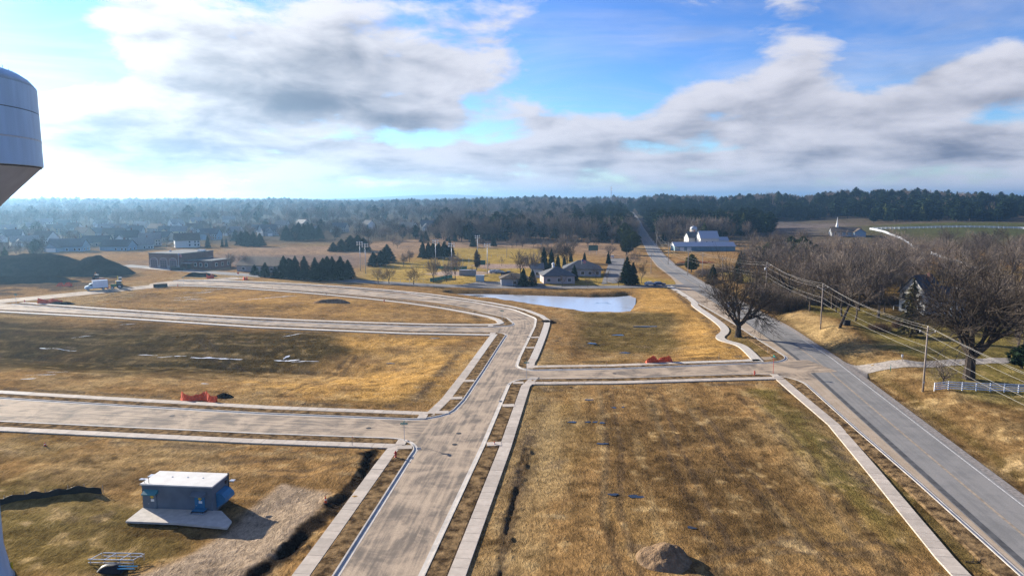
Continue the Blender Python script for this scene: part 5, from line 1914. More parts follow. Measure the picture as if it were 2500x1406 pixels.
M['wire'] = mat('bright_cable', (0.42, 0.40, 0.37), .5, .05, 1)
spans = ['over the bank past the white fence', 'from the fence pole to the knoll pole', 'from the knoll pole to the thicket pole', 'over the thicket towards the wood edge', 'over the wood edge', 'along the scrubby bank', 'from the hedge pole to the bank pole', 'from the bank pole to the willow pole']
for a, b, s in zip(poles[:-1], poles[1:], spans):
    power_line(a, b, 'five strung power cables ' + s)


def light_pole(px, py, h, label, group=None, heads=3, cat='light pole'):
    p = G(px, py)
    root = empty('light_pole', p, 0, label, cat, group)
    MB().tube((0, 0, -.2), (0, 0, h), .16, .09, 8).build('mast', M['steel'], root, True)
    for r_ in range(2):
        MB().box((0, 0, h - .3 - r_ * 1.0), (2.6, .1, .1)).build('crossbar', M['steel'], root)
        for i in range(heads):
            MB().box((-1.1 + i * 2.2 / (heads - 1), -.25, h - .3 - r_ * 1.0), (.55, .4, .5), M=Matrix.Rotation(R(35), 3, 'X')).build('floodlight', M['white'], root)


for px, py, h in [(880, 661, 13), (893, 668, 13), (1064, 654, 13), (1103, 667, 13), (1166, 634, 13), (1190, 669, 13)]:
    light_pole(px, py, h, 'tall floodlight mast round the ball field', 'floodlight masts of the ball field')
for px, py, h in [(1237, 630, 8), (1589, 668, 9)]:
    p = G(px, py)
    root = empty('lamp_post', p, 0, 'thin pole with a short arm at the golden lawn edge' if px < 1500 else 'lamp post on the left verge of the highway before the car park', 'lamp post')
    MB().tube((0, 0, -.2), (0, 0, h), .13, .08, 8).build('mast', M['wood'], root)
    MB().box((.5, 0, h - .4), (1.2, .1, .1)).build('arm', M['steel'], root)
    MB().box((1.0, 0, h - .45), (.5, .25, .12)).build('lantern', M['white'], root)


def flagpole(p, h, label):
    root = empty('flagpole', p, 0, label, 'flagpole')
    MB().tube((0, 0, -.2), (0, 0, h), .09, .05, 8).build('mast', M['white'], root)
    MB().lathe([(.01, 0), (.1, .1), (.01, .2)], 8, (0, 0, h)).build('finial', M['yellow'], root)
    A = [(.05 + i * .22, .12 * math.sin(i * .9), h - .2 - .10 * i) for i in range(8)]
    B = [(x, y, z - 1.3) for x, y, z in A]
    half = 3
    f = empty('x') if False else None
    MB().strip(A[:half + 1], [(x, y, z - .7) for x, y, z in A[:half + 1]]).build('flag_canton', mat('flag_blue', (.05, .07, .3), .8, .1, 1), root)
    MB().strip([(x, y - .01, z) for x, y, z in A[half:]], B[half:]).build('flag_stripes', mat('flag_red', (.55, .25, .25), .8, .2, 8), root)


flagpole(G(437, 657), 7.5, 'white flagpole with a flag before the fire station')
flagpole(G(1420, 672), 7.0, 'white flagpole beside the town hall')


# ---------------------------------------------------------------- rail fences
def rail_fence(pts, z_of, label, post_step, h, rails, name='rail_fence', far=False, wpost=.13, single=True):
    base = Vector((pts[0][0], pts[0][1], z_of(*pts[0])))
    root = empty(name, base, 0, label, 'fence')
    q = resample(pts, post_step)
    if far:
        mp, mr = MB(), MB()
    for i, p in enumerate(q):
        z = z_of(*p) - base.z
        lp = (p[0] - base.x, p[1] - base.y)
        if far:
            mp.box((lp[0], lp[1], z + h / 2 - .1), (wpost, wpost, h + .2))
        else:
            MB().box((lp[0], lp[1], z + h / 2 - .1), (wpost, wpost, h + .25)).build('post', M['fence_white'], root)
        if i:
            a = q[i - 1]
            za = z_of(*a) - base.z
            la = (a[0] - base.x, a[1] - base.y)
            for k in range(rails):
                hh = h * (k + .75) / rails
                c = ((la[0] + lp[0]) / 2, (la[1] + lp[1]) / 2, (za + z) / 2 + hh)
                dv = Vector((lp[0] - la[0], lp[1] - la[1], z - za))
                Mx = dv.to_track_quat('X', 'Z').to_matrix()
                (mr if far else MB()).box(c, (dv.length - wpost * .6, .05, .16 if not far else .30), M=Mx) if far else MB().box(c, (dv.length - wpost * .6, .05, .16), M=Mx).build('rail', M['fence_white'], root)
    if far:
        mp.build('post_row', M['fence_white'], root)
        mr.build('rail_row', M['fence_white'], root)


M['fence_white'] = mat('white_vinyl', (0.62, 0.66, 0.74), .45, .06, 1.5)
a_, b_ = G(2281, 954), G(2500, 958)
b2 = a_ + (b_ - a_) * 1.25
rail_fence([(a_.x, a_.y), (b2.x, b2.y)], TZ, 'white four-rail vinyl fence along the yard bank', 2.15, 1.35, 4)


def far_line(lst):
    return [(v.x, v.y) for v in (G(*q) for q in lst)]


def fence_pts(az_list):
    return [(r_ * math.sin(R(a)), r_ * math.cos(R(a))) for a, r_ in az_list]


rail_fence(fence_pts([(27.8, 655), (29.5, 650), (31.5, 660), (33.5, 668), (36.5, 672), (39, 668)]), TZ, 'distant white fence along the crest of the dark green hill field', 3.2, 1.5, 3, far=True, wpost=.3)
rail_fence(fence_pts([(27.6, 650), (28.6, 615), (29.8, 560), (30.6, 500)]), TZ, 'white fence running down the side of the dark green hill field', 2.6, 1.5, 4, far=True, wpost=.3)
rail_fence(fence_pts([(31.6, 455), (32.6, 425), (34.0, 385), (34.8, 360)]), TZ, 'white fence seen through the treetops below the hill field', 2.6, 1.5, 3, far=True, wpost=.22)


# ---------------------------------------------------------------- houses and other buildings
def roof_mat(nm, c):
    return mat(nm, c, .9, .2, 1.2, .01, 6)


RM = [roof_mat('grey_shingle', (.10, .105, .115)), roof_mat('brown_shingle', (.115, .09, .07)), roof_mat('dark_shingle', (.055, .06, .07)), roof_mat('pale_shingle', (.22, .21, .20))]
WM = [mat('white_siding', (.60, .60, .58), .7, .06, 1), mat('beige_siding', (.42, .36, .28), .75, .08, 1), mat('grey_siding', (.30, .33, .36), .75, .08, 1), mat('blue_siding', (.22, .32, .42), .75, .08, 1), mat('tan_siding', (.48, .40, .25), .75, .08, 1)]
M['brick'] = mat('red_brown_brick', (.17, .085, .07), .9, .25, 2.5, .01, 12)
M['trim'] = mat('pale_stone_trim', (.42, .37, .36), .8, .1, 1)
HOUSE_SPOTS = []


def gable_roof(root, w, d, h, rise, mt, ov=.5, name='roof', axis='x', off=(0, 0), wall=None):
    """Gable roof with its ridge along x (or y) and solid gable ends."""
    def sw(x, y, z):
        return (x + off[0], y + off[1], z) if axis == 'x' else (y + off[0], x + off[1], z)
    if axis == 'y':
        w, d = d, w
    x, y = w / 2 + ov, d / 2 + ov
    t = .22
    zl = h - rise * ov / (d / 2)
    vs = [sw(-x, -y, zl), sw(x, -y, zl), sw(x, 0, h + rise), sw(-x, 0, h + rise), sw(x, y, zl), sw(-x, y, zl)]
    vs += [(a, b, c + t) for a, b, c in vs]
    fs = [(0, 1, 2, 3), (3, 2, 4, 5), (6, 9, 8, 7), (9, 11, 10, 8), (0, 6, 7, 1), (5, 4, 10, 11), (0, 3, 9, 6), (3, 5, 11, 9), (1, 7, 8, 2), (2, 8, 10, 4)]
    r = MB().add(vs, fs).build(name, mt, root)
    if wall:
        for s in (-1, 1):
            q = [sw(s * (w / 2 - .02), -d / 2 + .02, h - .03), sw(s * (w / 2 - .02), d / 2 - .02, h - .03), sw(s * (w / 2 - .02), 0, h + rise - .12)]
            q2 = [sw(s * (w / 2 - .2), -d / 2 + .02, h - .03), sw(s * (w / 2 - .2), d / 2 - .02, h - .03), sw(s * (w / 2 - .2), 0, h + rise - .12)]
            MB().add(q + q2, [(0, 1, 2), (5, 4, 3), (0, 3, 4, 1), (1, 4, 5, 2), (2, 5, 3, 0)]).build('gable', wall, root)
    return r


def hip_roof(root, w, d, h, rise, mt, ov=.6, off=(0, 0), name='roof'):
    x, y = w / 2 + ov, d / 2 + ov
    k = max(0.0, x - y)
    vs = [(-x, -y, h), (x, -y, h), (x, y, h), (-x, y, h), (-k, 0, h + rise), (k, 0, h + rise), (-x, -y, h - .2), (x, -y, h - .2), (x, y, h - .2), (-x, y, h - .2)]
    vs = [(a + off[0], b + off[1], c) for a, b, c in vs]
    return MB().add(vs, [(0, 1, 5, 4), (1, 2, 5), (2, 3, 4, 5), (3, 0, 4), (9, 8, 7, 6), (6, 7, 1, 0), (7, 8, 2, 1), (8, 9, 3, 2), (9, 6, 0, 3)]).build(name, mt, root)


def window(root, x, y, z, w=1.0, h=1.3, face='y', s=-1):
    """A framed window on the wall facing s*face."""
    if face == 'y':
        f = MB().box((x, y + s * .04, z), (w + .24, .1, h + .24)).build('window', M['white'], root)
        MB().box((x, y + s * .10, z), (w, .04, h)).build('pane', M['glass'], f)
    else:
        f = MB().box((x + s * .04, y, z), (.1, w + .24, h + .24)).build('window', M['white'], root)
        MB().box((x + s * .10, y, z), (.04, w, h)).build('pane', M['glass'], f)


def house(px, py, rz, w, d, h, rise, wi, ri, label, wing=True, group=None, loc=None):
    p = loc or G(px, py)
    HOUSE_SPOTS.append((p.x, p.y, max(w, d) * .75))
    root = empty('house', (p.x, p.y, p.z - .3), R(rz), label, 'house', group)
    MB().box((0, 0, h / 2), (w, d, h)).build('wall', WM[wi], root)
    gable_roof(root, w, d, h, rise, RM[ri], wall=WM[wi])
    if wing:
        ww, wd = w * .38, d * .55
        ox, oy = -w * .24, -d / 2 - wd / 2 + .2
        MB().box((ox, oy, h * .42), (ww, wd, h * .84)).build('garage_wing', WM[wi], root)
        gable_roof(root, ww, wd + 3, h * .84, rise * .62, RM[ri], .4, 'garage_roof', 'y', (ox, oy + 1.2), WM[wi])
        MB().box((ox, oy - wd / 2 - .02, 1.25), (ww * .72, .12, 2.3)).build('garage_door', M['white'], root)
    for x in (w * .08, w * .30, w * .43):
        window(root, x, -d / 2, h * .3 + .3)
        if h > 4.5:
            window(root, x, -d / 2, h * .75)
    for y in (-d * .2, d * .2):
        window(root, w / 2, y, h * .3 + .3, face='x', s=1)
        window(root, -w / 2, y, h * .3 + .3, face='x', s=-1)
    MB().box((w * .2, d * .1, h + rise * .8), (.8, .8, rise * 1.0 + .8)).build('chimney', M['brick'], root)


HS = [(168, 612, 8, 20, 11, 3.4, 4.2, 3, 0, 'long low grey-roofed ranch house behind the end of the stockpile'),
      (238, 600, 12, 17, 10, 3.4, 3.8, 1, 2, 'dark-roofed beige house between the ranch houses', ),
      (290, 611, -3, 18, 10, 3.3, 3.6, 3, 2, 'pale blue house with a dark roof and a small front gable facing the tan field'),
      (312, 596, 20, 14, 9, 5.4, 4.6, 0, 2, 'white house with two steep bright gables'),
      (205, 583, -20, 14, 9, 5.4, 4.2, 4, 1, 'tall tan house with a pointed gable in the trees'),
      (350, 607, 25, 12, 9, 3.4, 3.8, 2, 3, 'small grey gabled garage house at the edge of the lawn'),
      (368, 600, 25, 13, 9, 5.0, 4.0, 2, 3, 'two-storey grey gabled house beside the small garage house'),
      (398, 588, -12, 15, 9, 3.6, 3.8, 1, 2, 'dark-roofed house half hidden by shrubs'),
      (457, 603, 30, 15, 10, 5.2, 4.2, 0, 1, 'pale two-storey house with a broad gable above the fire station roof'),
      (330, 577, 10, 13, 9, 5.0, 4.2, 2, 0, 'grey-gabled house in the second row of the estate'),
      (300, 570, -15, 13, 9, 5.0, 4.0, 0, 0, 'white-trimmed house in the second row of the estate'),
      (88, 566, 15, 15, 10, 5.2, 4.2, 0, 3, 'pale multi-gabled house deep in the hazy trees'),
      (135, 570, 40, 12, 9, 5.0, 3.8, 4, 1, 'cream-walled house catching the light in the hazy trees'),
      (430, 556, 60, 14, 9, 5.0, 5.0, 0, 3, 'house with one bright sunlit roof slope'),
      (515, 585, 0, 14, 10, 5.0, 4.0, 3, 0, 'blue house behind the yellow lawn'),
      (240, 578, 5, 16, 10, 4.0, 3.6, 2, 0, 'long grey-roofed house behind the tall tan house'),
      (760, 576, 20, 14, 9, 4.6, 4.2, 1, 3, 'tan-roofed house above the evergreen belt'),
      (690, 560, -20, 15, 9, 5.0, 4.4, 0, 0, 'house with a dark peaked roof in the middle woods'),
      (996, 565, -25, 17, 11, 4.6, 4.8, 0, 2, 'white twin-gabled house with a large dark roof'),
      (1050, 562, 12, 19, 12, 4.8, 5.2, 2, 0, 'big grey-roofed house above the row of evergreens'),
      (1130, 563, -30, 13, 9, 5.6, 5.4, 4, 3, 'narrow pale house with a sharp sunlit gable'),
      (1196, 545, 20, 18, 11, 5.6, 5.0, 0, 0, 'large white hillside house with many gables'),
      (1260, 542, -10, 14, 9, 5.0, 4.4, 4, 0, 'small pale house on the wooded slope'),
      (560, 545, 15, 15, 10, 5, 4.4, 0, 3, 'faint pale house on the hazy rise'),
      (610, 528, -15, 16, 10, 5, 4.4, 4, 3, 'faint cream house high on the hazy rise'),
      (30, 590, 20, 14, 9, 5, 4.2, 0, 0, 'pale house at the end of the estate nearest the tower'),
      (1440, 524, 10, 13, 9, 5, 4.4, 0, 3, 'small pale house deep in the dark hill woods')]
for k, h_ in enumerate(HS):
    house(*h_[:10], wing=(k % 3 != 2))


hr = random.Random(23)
HSX = [(60, 600), (112, 596), (182, 568), (262, 566), (280, 586), (385, 570), (410, 572), (440, 578), (475, 570), (540, 566), (575, 575), (630, 566), (655, 575), (345, 556), (250, 554), (160, 552), (480, 550), (740, 556), (830, 566), (900, 560), (20, 572), (110, 552)]
for k, (px, py) in enumerate(HSX):
    house(px, py, hr.uniform(-50, 50), hr.uniform(12, 16), hr.uniform(8, 10), hr.choice([3.4, 5.2, 5.2]), hr.uniform(3.6, 4.8), hr.choice([0, 0, 1, 2, 4]), hr.choice([0, 2, 3, 3, 1]), 'small pale gabled house scattered among the bare trees of the hazy suburb', k % 2 == 0, 'scattered houses of the hazy suburb')


def fire_station():
    a = Vector(P(365, 654))
    b = Vector(P(448, 657))
    rz = math.atan2(b.y - a.y, b.x - a.x)
    root = empty('fire_station', (a.x, a.y, 0), rz, 'red brick fire station with three arched engine doors', 'fire station')
    W, D, H = (b - a).length, 22.0, 6.6
    W = 17.5
    MB().box((W / 2, D / 2, H / 2 - .2), (W, D, H + .4)).build('engine_hall', M['brick'], root)
    MB().box((W / 2, D / 2, H + .25), (W + .5, D + .5, .4)).build('parapet', RM[0], root)
    MB().box((W / 2, -.03, .7), (W - .1, .1, 1.4)).build('stone_base', M['trim'], root)
    MB().box((W + 7.5, 9.5, 1.7), (15, 13, 3.8)).build('office_wing', M['brick'], root)
    MB().box((W + 7.4, 9.5, 3.75), (15.4, 13.6, .35)).build('wing_roof', RM[0], root)
    MB().box((W + 2.4, 2.2, 2.6), (4.6, 3.0, .35)).build('entrance_canopy', M['trim'], root)
    MB().box((W + 2.4, 2.9, 1.2), (1.8, .12, 2.3)).build('entrance_door', M['glass'], root)
    for i in range(3):
        cx = 2.9 + i * 5.4
        n = 12
        dr = mat('engine_door', (.19, .12, .145), .6, .1, 1) if i == 0 else bpy.data.materials['engine_door']
        pts = [(cx - 1.95, 0), (cx + 1.95, 0)] + [(cx + 1.95 * math.cos(math.pi * t / n), 3.4 + 1.3 * math.sin(math.pi * t / n)) for t in range(n + 1)]
        m2 = len(pts)
        mb = MB()
        mb.v = [(x, -.10, z) for x, z in pts] + [(x, .05, z) for x, z in pts]
        mb.f = [tuple(range(m2)), tuple(range(m2, 2 * m2))[::-1]] + [(j, m2 + j, m2 + (j + 1) % m2, (j + 1) % m2) for j in range(m2)]
        d = mb.build('engine_door', dr, root)
        for z in (1.0, 2.0, 3.0):
            for x in (-1.2, 0, 1.2):
                MB().box((cx + x, -.13, z + .2), (.85, .05, .6)).build('pane', M['glass'], d)
        arch = [(cx + 2.3 * math.cos(math.pi * t / n), 3.4 + 1.65 * math.sin(math.pi * t / n)) for t in range(n + 1)]
        inn = [(cx + 1.97 * math.cos(math.pi * t / n), 3.4 + 1.32 * math.sin(math.pi * t / n)) for t in range(n + 1)]
        A = [(cx + 2.3, -.16, 0)] + [(x, -.16, z) for x, z in arch] + [(cx - 2.3, -.16, 0)]
        B = [(cx + 1.97, -.16, 0)] + [(x, -.16, z) for x, z in inn] + [(cx - 1.97, -.16, 0)]
        mb = MB().strip(A, B)
        mb.strip(A, [(x, .05, z) for x, y, z in A])
        mb.build('arch_trim', M['trim'], root)
    for x in (W + 6, W + 9, W + 12):
        window(root, x, 3.0, 1.9, 1.2, 1.4)
    for y in (6, 10, 14):
        window(root, W + 15, y, 1.9, 1.2, 1.4, 'x', 1)
    MB().lathe([(.5, 0), (.5, .6), (.3, .7)], 10, (4, 9, H + .4)).build('roof_vent', M['white'], root)
    MB().box((15, 17, H + .7), (3, 2, .8)).build('roof_unit', M['white'], root)


fire_station()
o = MB().prism([P(345, 655), P(420, 661), P(455, 659), P(448, 657.5), P(366, 654.5)], -.05, .05).build('station_apron', M['concrete'])
tag(o, 'pale concrete apron before the fire station doors', kind='structure')


def hall_building(px0, py0, px1, w, d, h, rise, wm, rm, label, hip=True, rz=0.0, name='hall', wins=3):
    a, b = G(px0, py0), G(px1, py0)
    c = (a + b) / 2
    w = w or (b - a).length
    root = empty(name, (c.x, c.y + d / 2, c.z - .2), rz, label, 'building')
    MB().box((0, 0, h / 2), (w, d, h)).build('wall', wm, root)
    (hip_roof if hip else gable_roof)(root, w, d, h, rise, rm)
    for i in range(wins):
        window(root, -w / 2 + w * (i + .5) / wins, -d / 2, h * .5, 1.3, 1.2)
    MB().box((-w / 2 - .03, 0, 1.1), (.12, 1.2, 2.2)).build('door', M['trim'], root)
    return root


r = hall_building(586, 664, 690, 21, 14, 3.0, 3.0, mat('hall_wall', (.30, .27, .255), .8, .08, 1), RM[1], 'low hall with a broad brown roof beside the spruces', False, R(-14))
MB().box((-10.6, 0, 3.6), (.25, 7, .7)).build('gable_band', M['brick'], r)
tw = mat('hall_grey_wall', (.34, .34, .36), .8, .07, 1)
hall_building(1222, 698, 1288, None, 8, 2.9, 1.7, tw, RM[1], 'low grey shed building with a dark hipped roof by the park drive', True, R(4), wins=1)
r = hall_building(1324, 693, 1400, None, 11, 3.3, 3.0, mat('pinkish_block', (.42, .35, .335), .8, .06, .8), RM[0], 'pinkish block hall with a grey-green hipped roof and cupola', True, R(5))
MB().lathe([(.5, 0), (.5, 1.2), (.75, 1.3), (.1, 2.0)], 8, (-1.5, 0, 5.9)).build('cupola', M['white'], r)
hall_building(1380, 675, 1468, None, 12, 3.3, 3.2, tw, RM[0], 'largest grey hall with a wide hipped roof by the car park', True, R(-3), wins=5)
hall_building(1298, 678, 1326, None, 8, 3.8, 1.8, mat('pale_blue_metal', (.38, .44, .52), .5, .06, 1), RM[3], 'small pale blue metal shed between the halls', False, 0, 'metal_shed', 1)


def farm():
    c = G(1716, 613)
    metal = mat('pale_metal_roof', (.46, .50, .57), .45, .08, 1, stretch=(6, .3, 1), metal=.2)
    root = empty('long_barn', (c.x + 1, c.y + 4, c.z), R(3), 'long low barn with a pale blue metal roof beside the highway', 'barn')
    MB().box((0, 0, 1.5), (38, 9, 3.0)).build('wall', mat('blue_green_boards', (.16, .26, .30), .7, .15, 1), root)
    gable_roof(root, 38, 9, 3.0, 2.2, metal, .4, wall=WM[0])
    for x in (-14.5, -10):
        MB().box((x, -4.55, 1.2), (2.6, .12, 2.4)).build('sliding_door', WM[0], root)
    HOUSE_SPOTS.append((c.x, c.y, 28))
    c2 = G(1726, 600)
    r2 = empty('white_barn', (c2.x + 1, c2.y + 3, c2.z), R(2), 'tall white barn with a grey metal roof behind the long barn', 'barn')
    MB().box((0, 0, 2.6), (12.5, 10, 5.2)).build('wall', WM[0], r2)
    gable_roof(r2, 12.5, 10, 5.2, 4.6, metal, .4, wall=WM[0])
    MB().box((10, 1, 1.8), (8, 7, 3.6)).build('lean_to', WM[0], r2)
    gable_roof(r2, 8, 7, 3.6, 2.0, metal, .3, 'lean_to_roof', 'x', (10, 1), WM[0])
    window(r2, -2, -5, 2.5)
    window(r2, 2, -5, 2.5)
    c3 = G(1712, 598)
    r3 = empty('silo', (c3.x - 2, c3.y + 14, c3.z), 0, 'pale round silo with a domed cap behind the white barn', 'silo')
    MB().lathe([(2.6, 0), (2.6, 10.2)], 20).build('cylinder', M['concrete'], r3, True)
    MB().lathe([(2.65, 10.2), (2.3, 11.4), (1.4, 12.3), (.2, 12.7)], 20).build('dome', M['steel'], r3, True)
    house(1690, 597, 10, 9, 8, 5.6, 3.4, 0, 0, 'white farmhouse peeping out beside the barn and willow', False)
    HOUSE_SPOTS.append((c2.x, c2.y, 22))


farm()


def church():
    c = G(2072, 578)
    root = empty('church', (c.x, c.y + 6, c.z), R(-14), 'grey church with a thin white steeple on the far field', 'church')
    HOUSE_SPOTS.append((c.x, c.y, 26))
    MB().box((0, 0, 1.8), (21, 12, 3.6)).build('nave', WM[2], root)
    gable_roof(root, 21, 12, 3.6, 3.4, RM[1], .6, wall=WM[2])
    MB().box((8.5, -6.5, 1.8), (8, 6, 3.6)).build('porch', WM[3], root)
    gable_roof(root, 8, 8, 3.6, 2.6, RM[1], .4, 'porch_roof', 'y', (8.5, -5.6), WM[3])
    MB().box((-6, 0, 7.2), (1.6, 1.6, 1.4)).build('steeple_base', M['white'], root)
    MB().lathe([(1.0, 7.9), (.45, 10.3), (.03, 15.0)], 8, (-6, 0, 0)).build('spire', M['white'], root)
    for x in (-8, -4, 0):
        window(root, x, -6, 2.2, 1.0, 1.8)


church()


def white_farmhouse():
    c = G(2262, 772)
    root = empty('farmhouse', (c.x + 3, c.y + 8, c.z - .3), R(-62), 'white two-storey farmhouse half hidden behind the yard trees', 'house')
    W, D, H = 7.0, 7.5, 5.8
    MB().box((0, 0, H / 2 - .2), (W, D, H + .4)).build('wall', WM[0], root)
    gable_roof(root, W, D, H, 4.2, RM[2], .5, wall=WM[0], axis='y')
    MB().box((6.4, 1.5, 2.4), (6, 6, 5.2)).build('side_wing', WM[0], root)
    gable_roof(root, 6, 6, 5.0, 2.4, RM[2], .4, 'wing_roof', 'x', (6.4, 1.5), WM[0])
    for x in (-2.2, 0, 2.2):
        for z in (1.6, 4.4):
            window(root, x, -D / 2, z, 1.0, 1.5)
    for y in (-2.2, 1.4):
        for z in (1.6, 4.5):
            window(root, -W / 2, y, z, 1.0, 1.5, 'x', -1)
    MB().box((-W / 2 - 1.1, -.4, 1.3), (2.2, 5.5, .18)).build('porch_roof', RM[2], root)
    for y in (-2.9, 2.1):
        MB().box((-W / 2 - 2.0, y, .6), (.14, .14, 1.5)).build('porch_post', M['white'], root)
    MB().box((1.2, 1, H + 3.8), (.8, .8, 2.2)).build('chimney', M['brick'], root)


white_farmhouse()

# mast on the hill
p = G(1492, 487)
az_, rr_ = math.atan2(*pix_dir(1492, 487).xy), 1500
mx, my = rr_ * math.sin(az_), rr_ * math.cos(az_)
root = empty('cell_mast', (mx, my, TZ(mx, my)), 0, 'thin lattice radio mast on the wooded skyline', 'mast')
for a in range(3):
    t = 2 * math.pi * a / 3
    MB().tube((1.6 * math.cos(t), 1.6 * math.sin(t), 0), (.5 * math.cos(t), .5 * math.sin(t), 38), .25, .18, 5).build('leg', M['steel'], root)
mb = MB()
for k in range(14):
    z = 2 + k * 2.6
    for a in range(3):
        t, t2 = 2 * math.pi * a / 3, 2 * math.pi * (a + 1) / 3
        r0, r1 = 1.6 - 1.1 * z / 38, 1.6 - 1.1 * (z + 2.6) / 38
        mb.tube((r0 * math.cos(t), r0 * math.sin(t), z), (r1 * math.cos(t2), r1 * math.sin(t2), z + 2.6), .1, .1, 4)
mb.build('lattice', M['steel'], root)
for z in (31, 36):
    for a in range(3):
        t = 2 * math.pi * a / 3 + .5
        MB().box((1.6 * math.cos(t), 1.6 * math.sin(t), z), (.6, .6, 2.4), t).build('antenna', M['white'], root)


# ---------------------------------------------------------------- vehicles
def wheel(root, x, y, r, w=.28, name='wheel'):
    t = MB()
    n = 16
    prof = [(r * .55, -w / 2), (r * .95, -w / 2), (r, -w / 4), (r, w / 4), (r * .95, w / 2), (r * .55, w / 2)]
    vs, fs = [], []
    for rr, yy in prof:
        for i in range(n):
            a = 2 * math.pi * i / n
            vs.append((x + rr * math.cos(a), y + yy, r + rr * math.sin(a)))
    for j in range(len(prof) - 1):
        for i in range(n):
            fs.append((j * n + i, j * n + (i + 1) % n, (j + 1) * n + (i + 1) % n, (j + 1) * n + i))
    o = t.add(vs, fs).build(name, M['dark'], root)
    MB().tube((x, y - w * .4, r), (x, y + w * .4, r), r * .56, r * .56, 12).build('rim', M['steel'], o)


def box_truck():
    c = (-147.2, 239.3)
    root = empty('box_truck', (*c, .03), R(37 + 180), 'white box truck parked on the pale lane', 'truck')
    wp = mat('truck_white', (.74, .75, .78), .4, .04, 1)
    bx = MB().box((-1.4, 0, 2.05), (4.6, 2.3, 2.5)).build('cargo_box', wp, root)
    MB().box((-1.4, 0, 3.33), (4.7, 2.36, .08)).build('box_rim', M['steel'], bx)
    MB().box((-3.73, 0, 2.0), (.06, 2.1, 2.2)).build('roll_door', M['steel'], bx)
    prof = [(.95, .55), (.95, 2.35), (1.6, 2.35), (2.15, 1.65), (3.1, 1.4), (3.25, 1.0), (3.25, .55)]
    n = len(prof)
    mb = MB()
    mb.v = [(x, -1.0, z) for x, z in prof] + [(x, 1.0, z) for x, z in prof]
    mb.f = [tuple(range(n)), tuple(range(n, 2 * n))[::-1]] + [(i, n + i, n + (i + 1) % n, (i + 1) % n) for i in range(n)]
    cab = mb.build('cab', mat('truck_pale_blue', (.45, .58, .68), .4, .05, 1), root)
    MB().add([(1.63, -.9, 2.30), (1.63, .9, 2.30), (2.17, .9, 1.70), (2.17, -.9, 1.70)], [(0, 1, 2, 3)]).build('windscreen', M['glass'], cab)
    for s in (-1, 1):
        MB().box((1.45, s * 1.0, 1.95), (.75, .03, .5)).build('side_window', M['glass'], cab)
        MB().box((3.26, s * .75, .95), (.05, .3, .2)).build('headlight', M['white'], cab)
        MB().box((2.0, s * 1.25, 1.8), (.1, .2, .35)).build('mirror', M['dark'], cab)
        wheel(root, 2.4, s * .92, .42)
        wheel(root, -2.2, s * .98, .42, .34)
    MB().box((3.3, 0, .6), (.15, 1.95, .25)).build('bumper', M['dark'], root)
    MB().box((-.8, 0, .6), (5.6, .9, .22)).build('chassis', M['dark'], root)


box_truck()


def tractor():
    root = empty('tractor', (-141.3, 242.6, .03), R(200), 'green tractor with a red front blade behind the box truck', 'tractor')
    gp = mat('tractor_green', (.03, .16, .06), .45, .1, 1)
    MB().box((1.1, 0, 1.25), (2.0, .8, .8)).build('bonnet', gp, root)
    MB().box((2.13, 0, 1.2), (.06, .7, .6)).build('grille', M['dark'], root)
    cab = MB().box((-.5, 0, 2.0), (1.5, 1.4, 1.5), top=.88).build('cab', M['glass'], root)
    MB().box((-.5, 0, 2.82), (1.6, 1.5, .14)).build('cab_roof', M['white'], cab)
    for s in (-1, 1):
        wheel(root, -.8, s * .95, .85, .45)
        wheel(root, 1.6, s * .75, .5, .32)
        MB().box((-.8, s * .95, 1.85), (1.4, .5, .08)).build('mudguard', gp, root)
    MB().tube((1.0, .3, 1.6), (1.0, .3, 2.6), .05, .05, 6).build('exhaust', M['dark'], root)
    MB().box((3.1, 0, .5), (.25, 2.2, .8)).build('blade', M['red'], root)
    MB().box((2.5, 0, .7), (1.2, .5, .15)).build('blade_arm', M['red'], root)


tractor()


def excavator(px, py, rz, body, label):
    p = G(px, py)
    root = empty('excavator', p, rz, label, 'excavator')
    for s in (-1, 1):
        tr = MB()
        pr = [(-1.7, .1), (-1.9, .45), (-1.6, .8), (1.6, .8), (1.9, .45), (1.7, .1), (1.3, 0), (-1.3, 0)]
        n = len(pr)
        tr.v = [(x, s * .95 - .25, z) for x, z in pr] + [(x, s * .95 + .25, z) for x, z in pr]
        tr.f = [tuple(range(n)), tuple(range(n, 2 * n))[::-1]] + [(i, n + i, n + (i + 1) % n, (i + 1) % n) for i in range(n)]
        tr.build('track', M['dark'], root)
    MB().box((-.4, 0, 1.35), (3.0, 2.1, .9)).build('engine_body', body, root)
    cab = MB().box((.6, .6, 2.35), (1.3, .95, 1.5)).build('cab', M['glass'], root)
    MB().box((.6, .6, 3.14), (1.4, 1.05, .1)).build('cab_roof', M['white'], cab)
    MB().tube((1.0, -.2, 1.7), (2.8, -.2, 3.9), .22, .18, 6).build('boom', body, root)
    MB().tube((2.8, -.2, 3.9), (4.0, -.2, 2.0), .16, .12, 6).build('stick', body, root)
    MB().add([(3.7, -.7, 1.9), (4.4, -.7, 1.9), (4.2, -.7, .9), (3.4, -.7, 1.2), (3.7, .3, 1.9), (4.4, .3, 1.9), (4.2, .3, .9), (3.4, .3, 1.2)],
             [(0, 1, 2, 3), (7, 6, 5, 4), (1, 5, 6, 2), (2, 6, 7, 3), (3, 7, 4, 0)]).build('bucket', M['dark'], root)


excavator(290, 698, R(-60), M['yellow'], 'yellow excavator with a white cab roof standing by the tractor')
excavator(243, 690, R(150), mat('rusty_orange_paint', (.35, .13, .05), .6, .2, 1), 'rust-orange excavator in the churned soil behind the box truck')


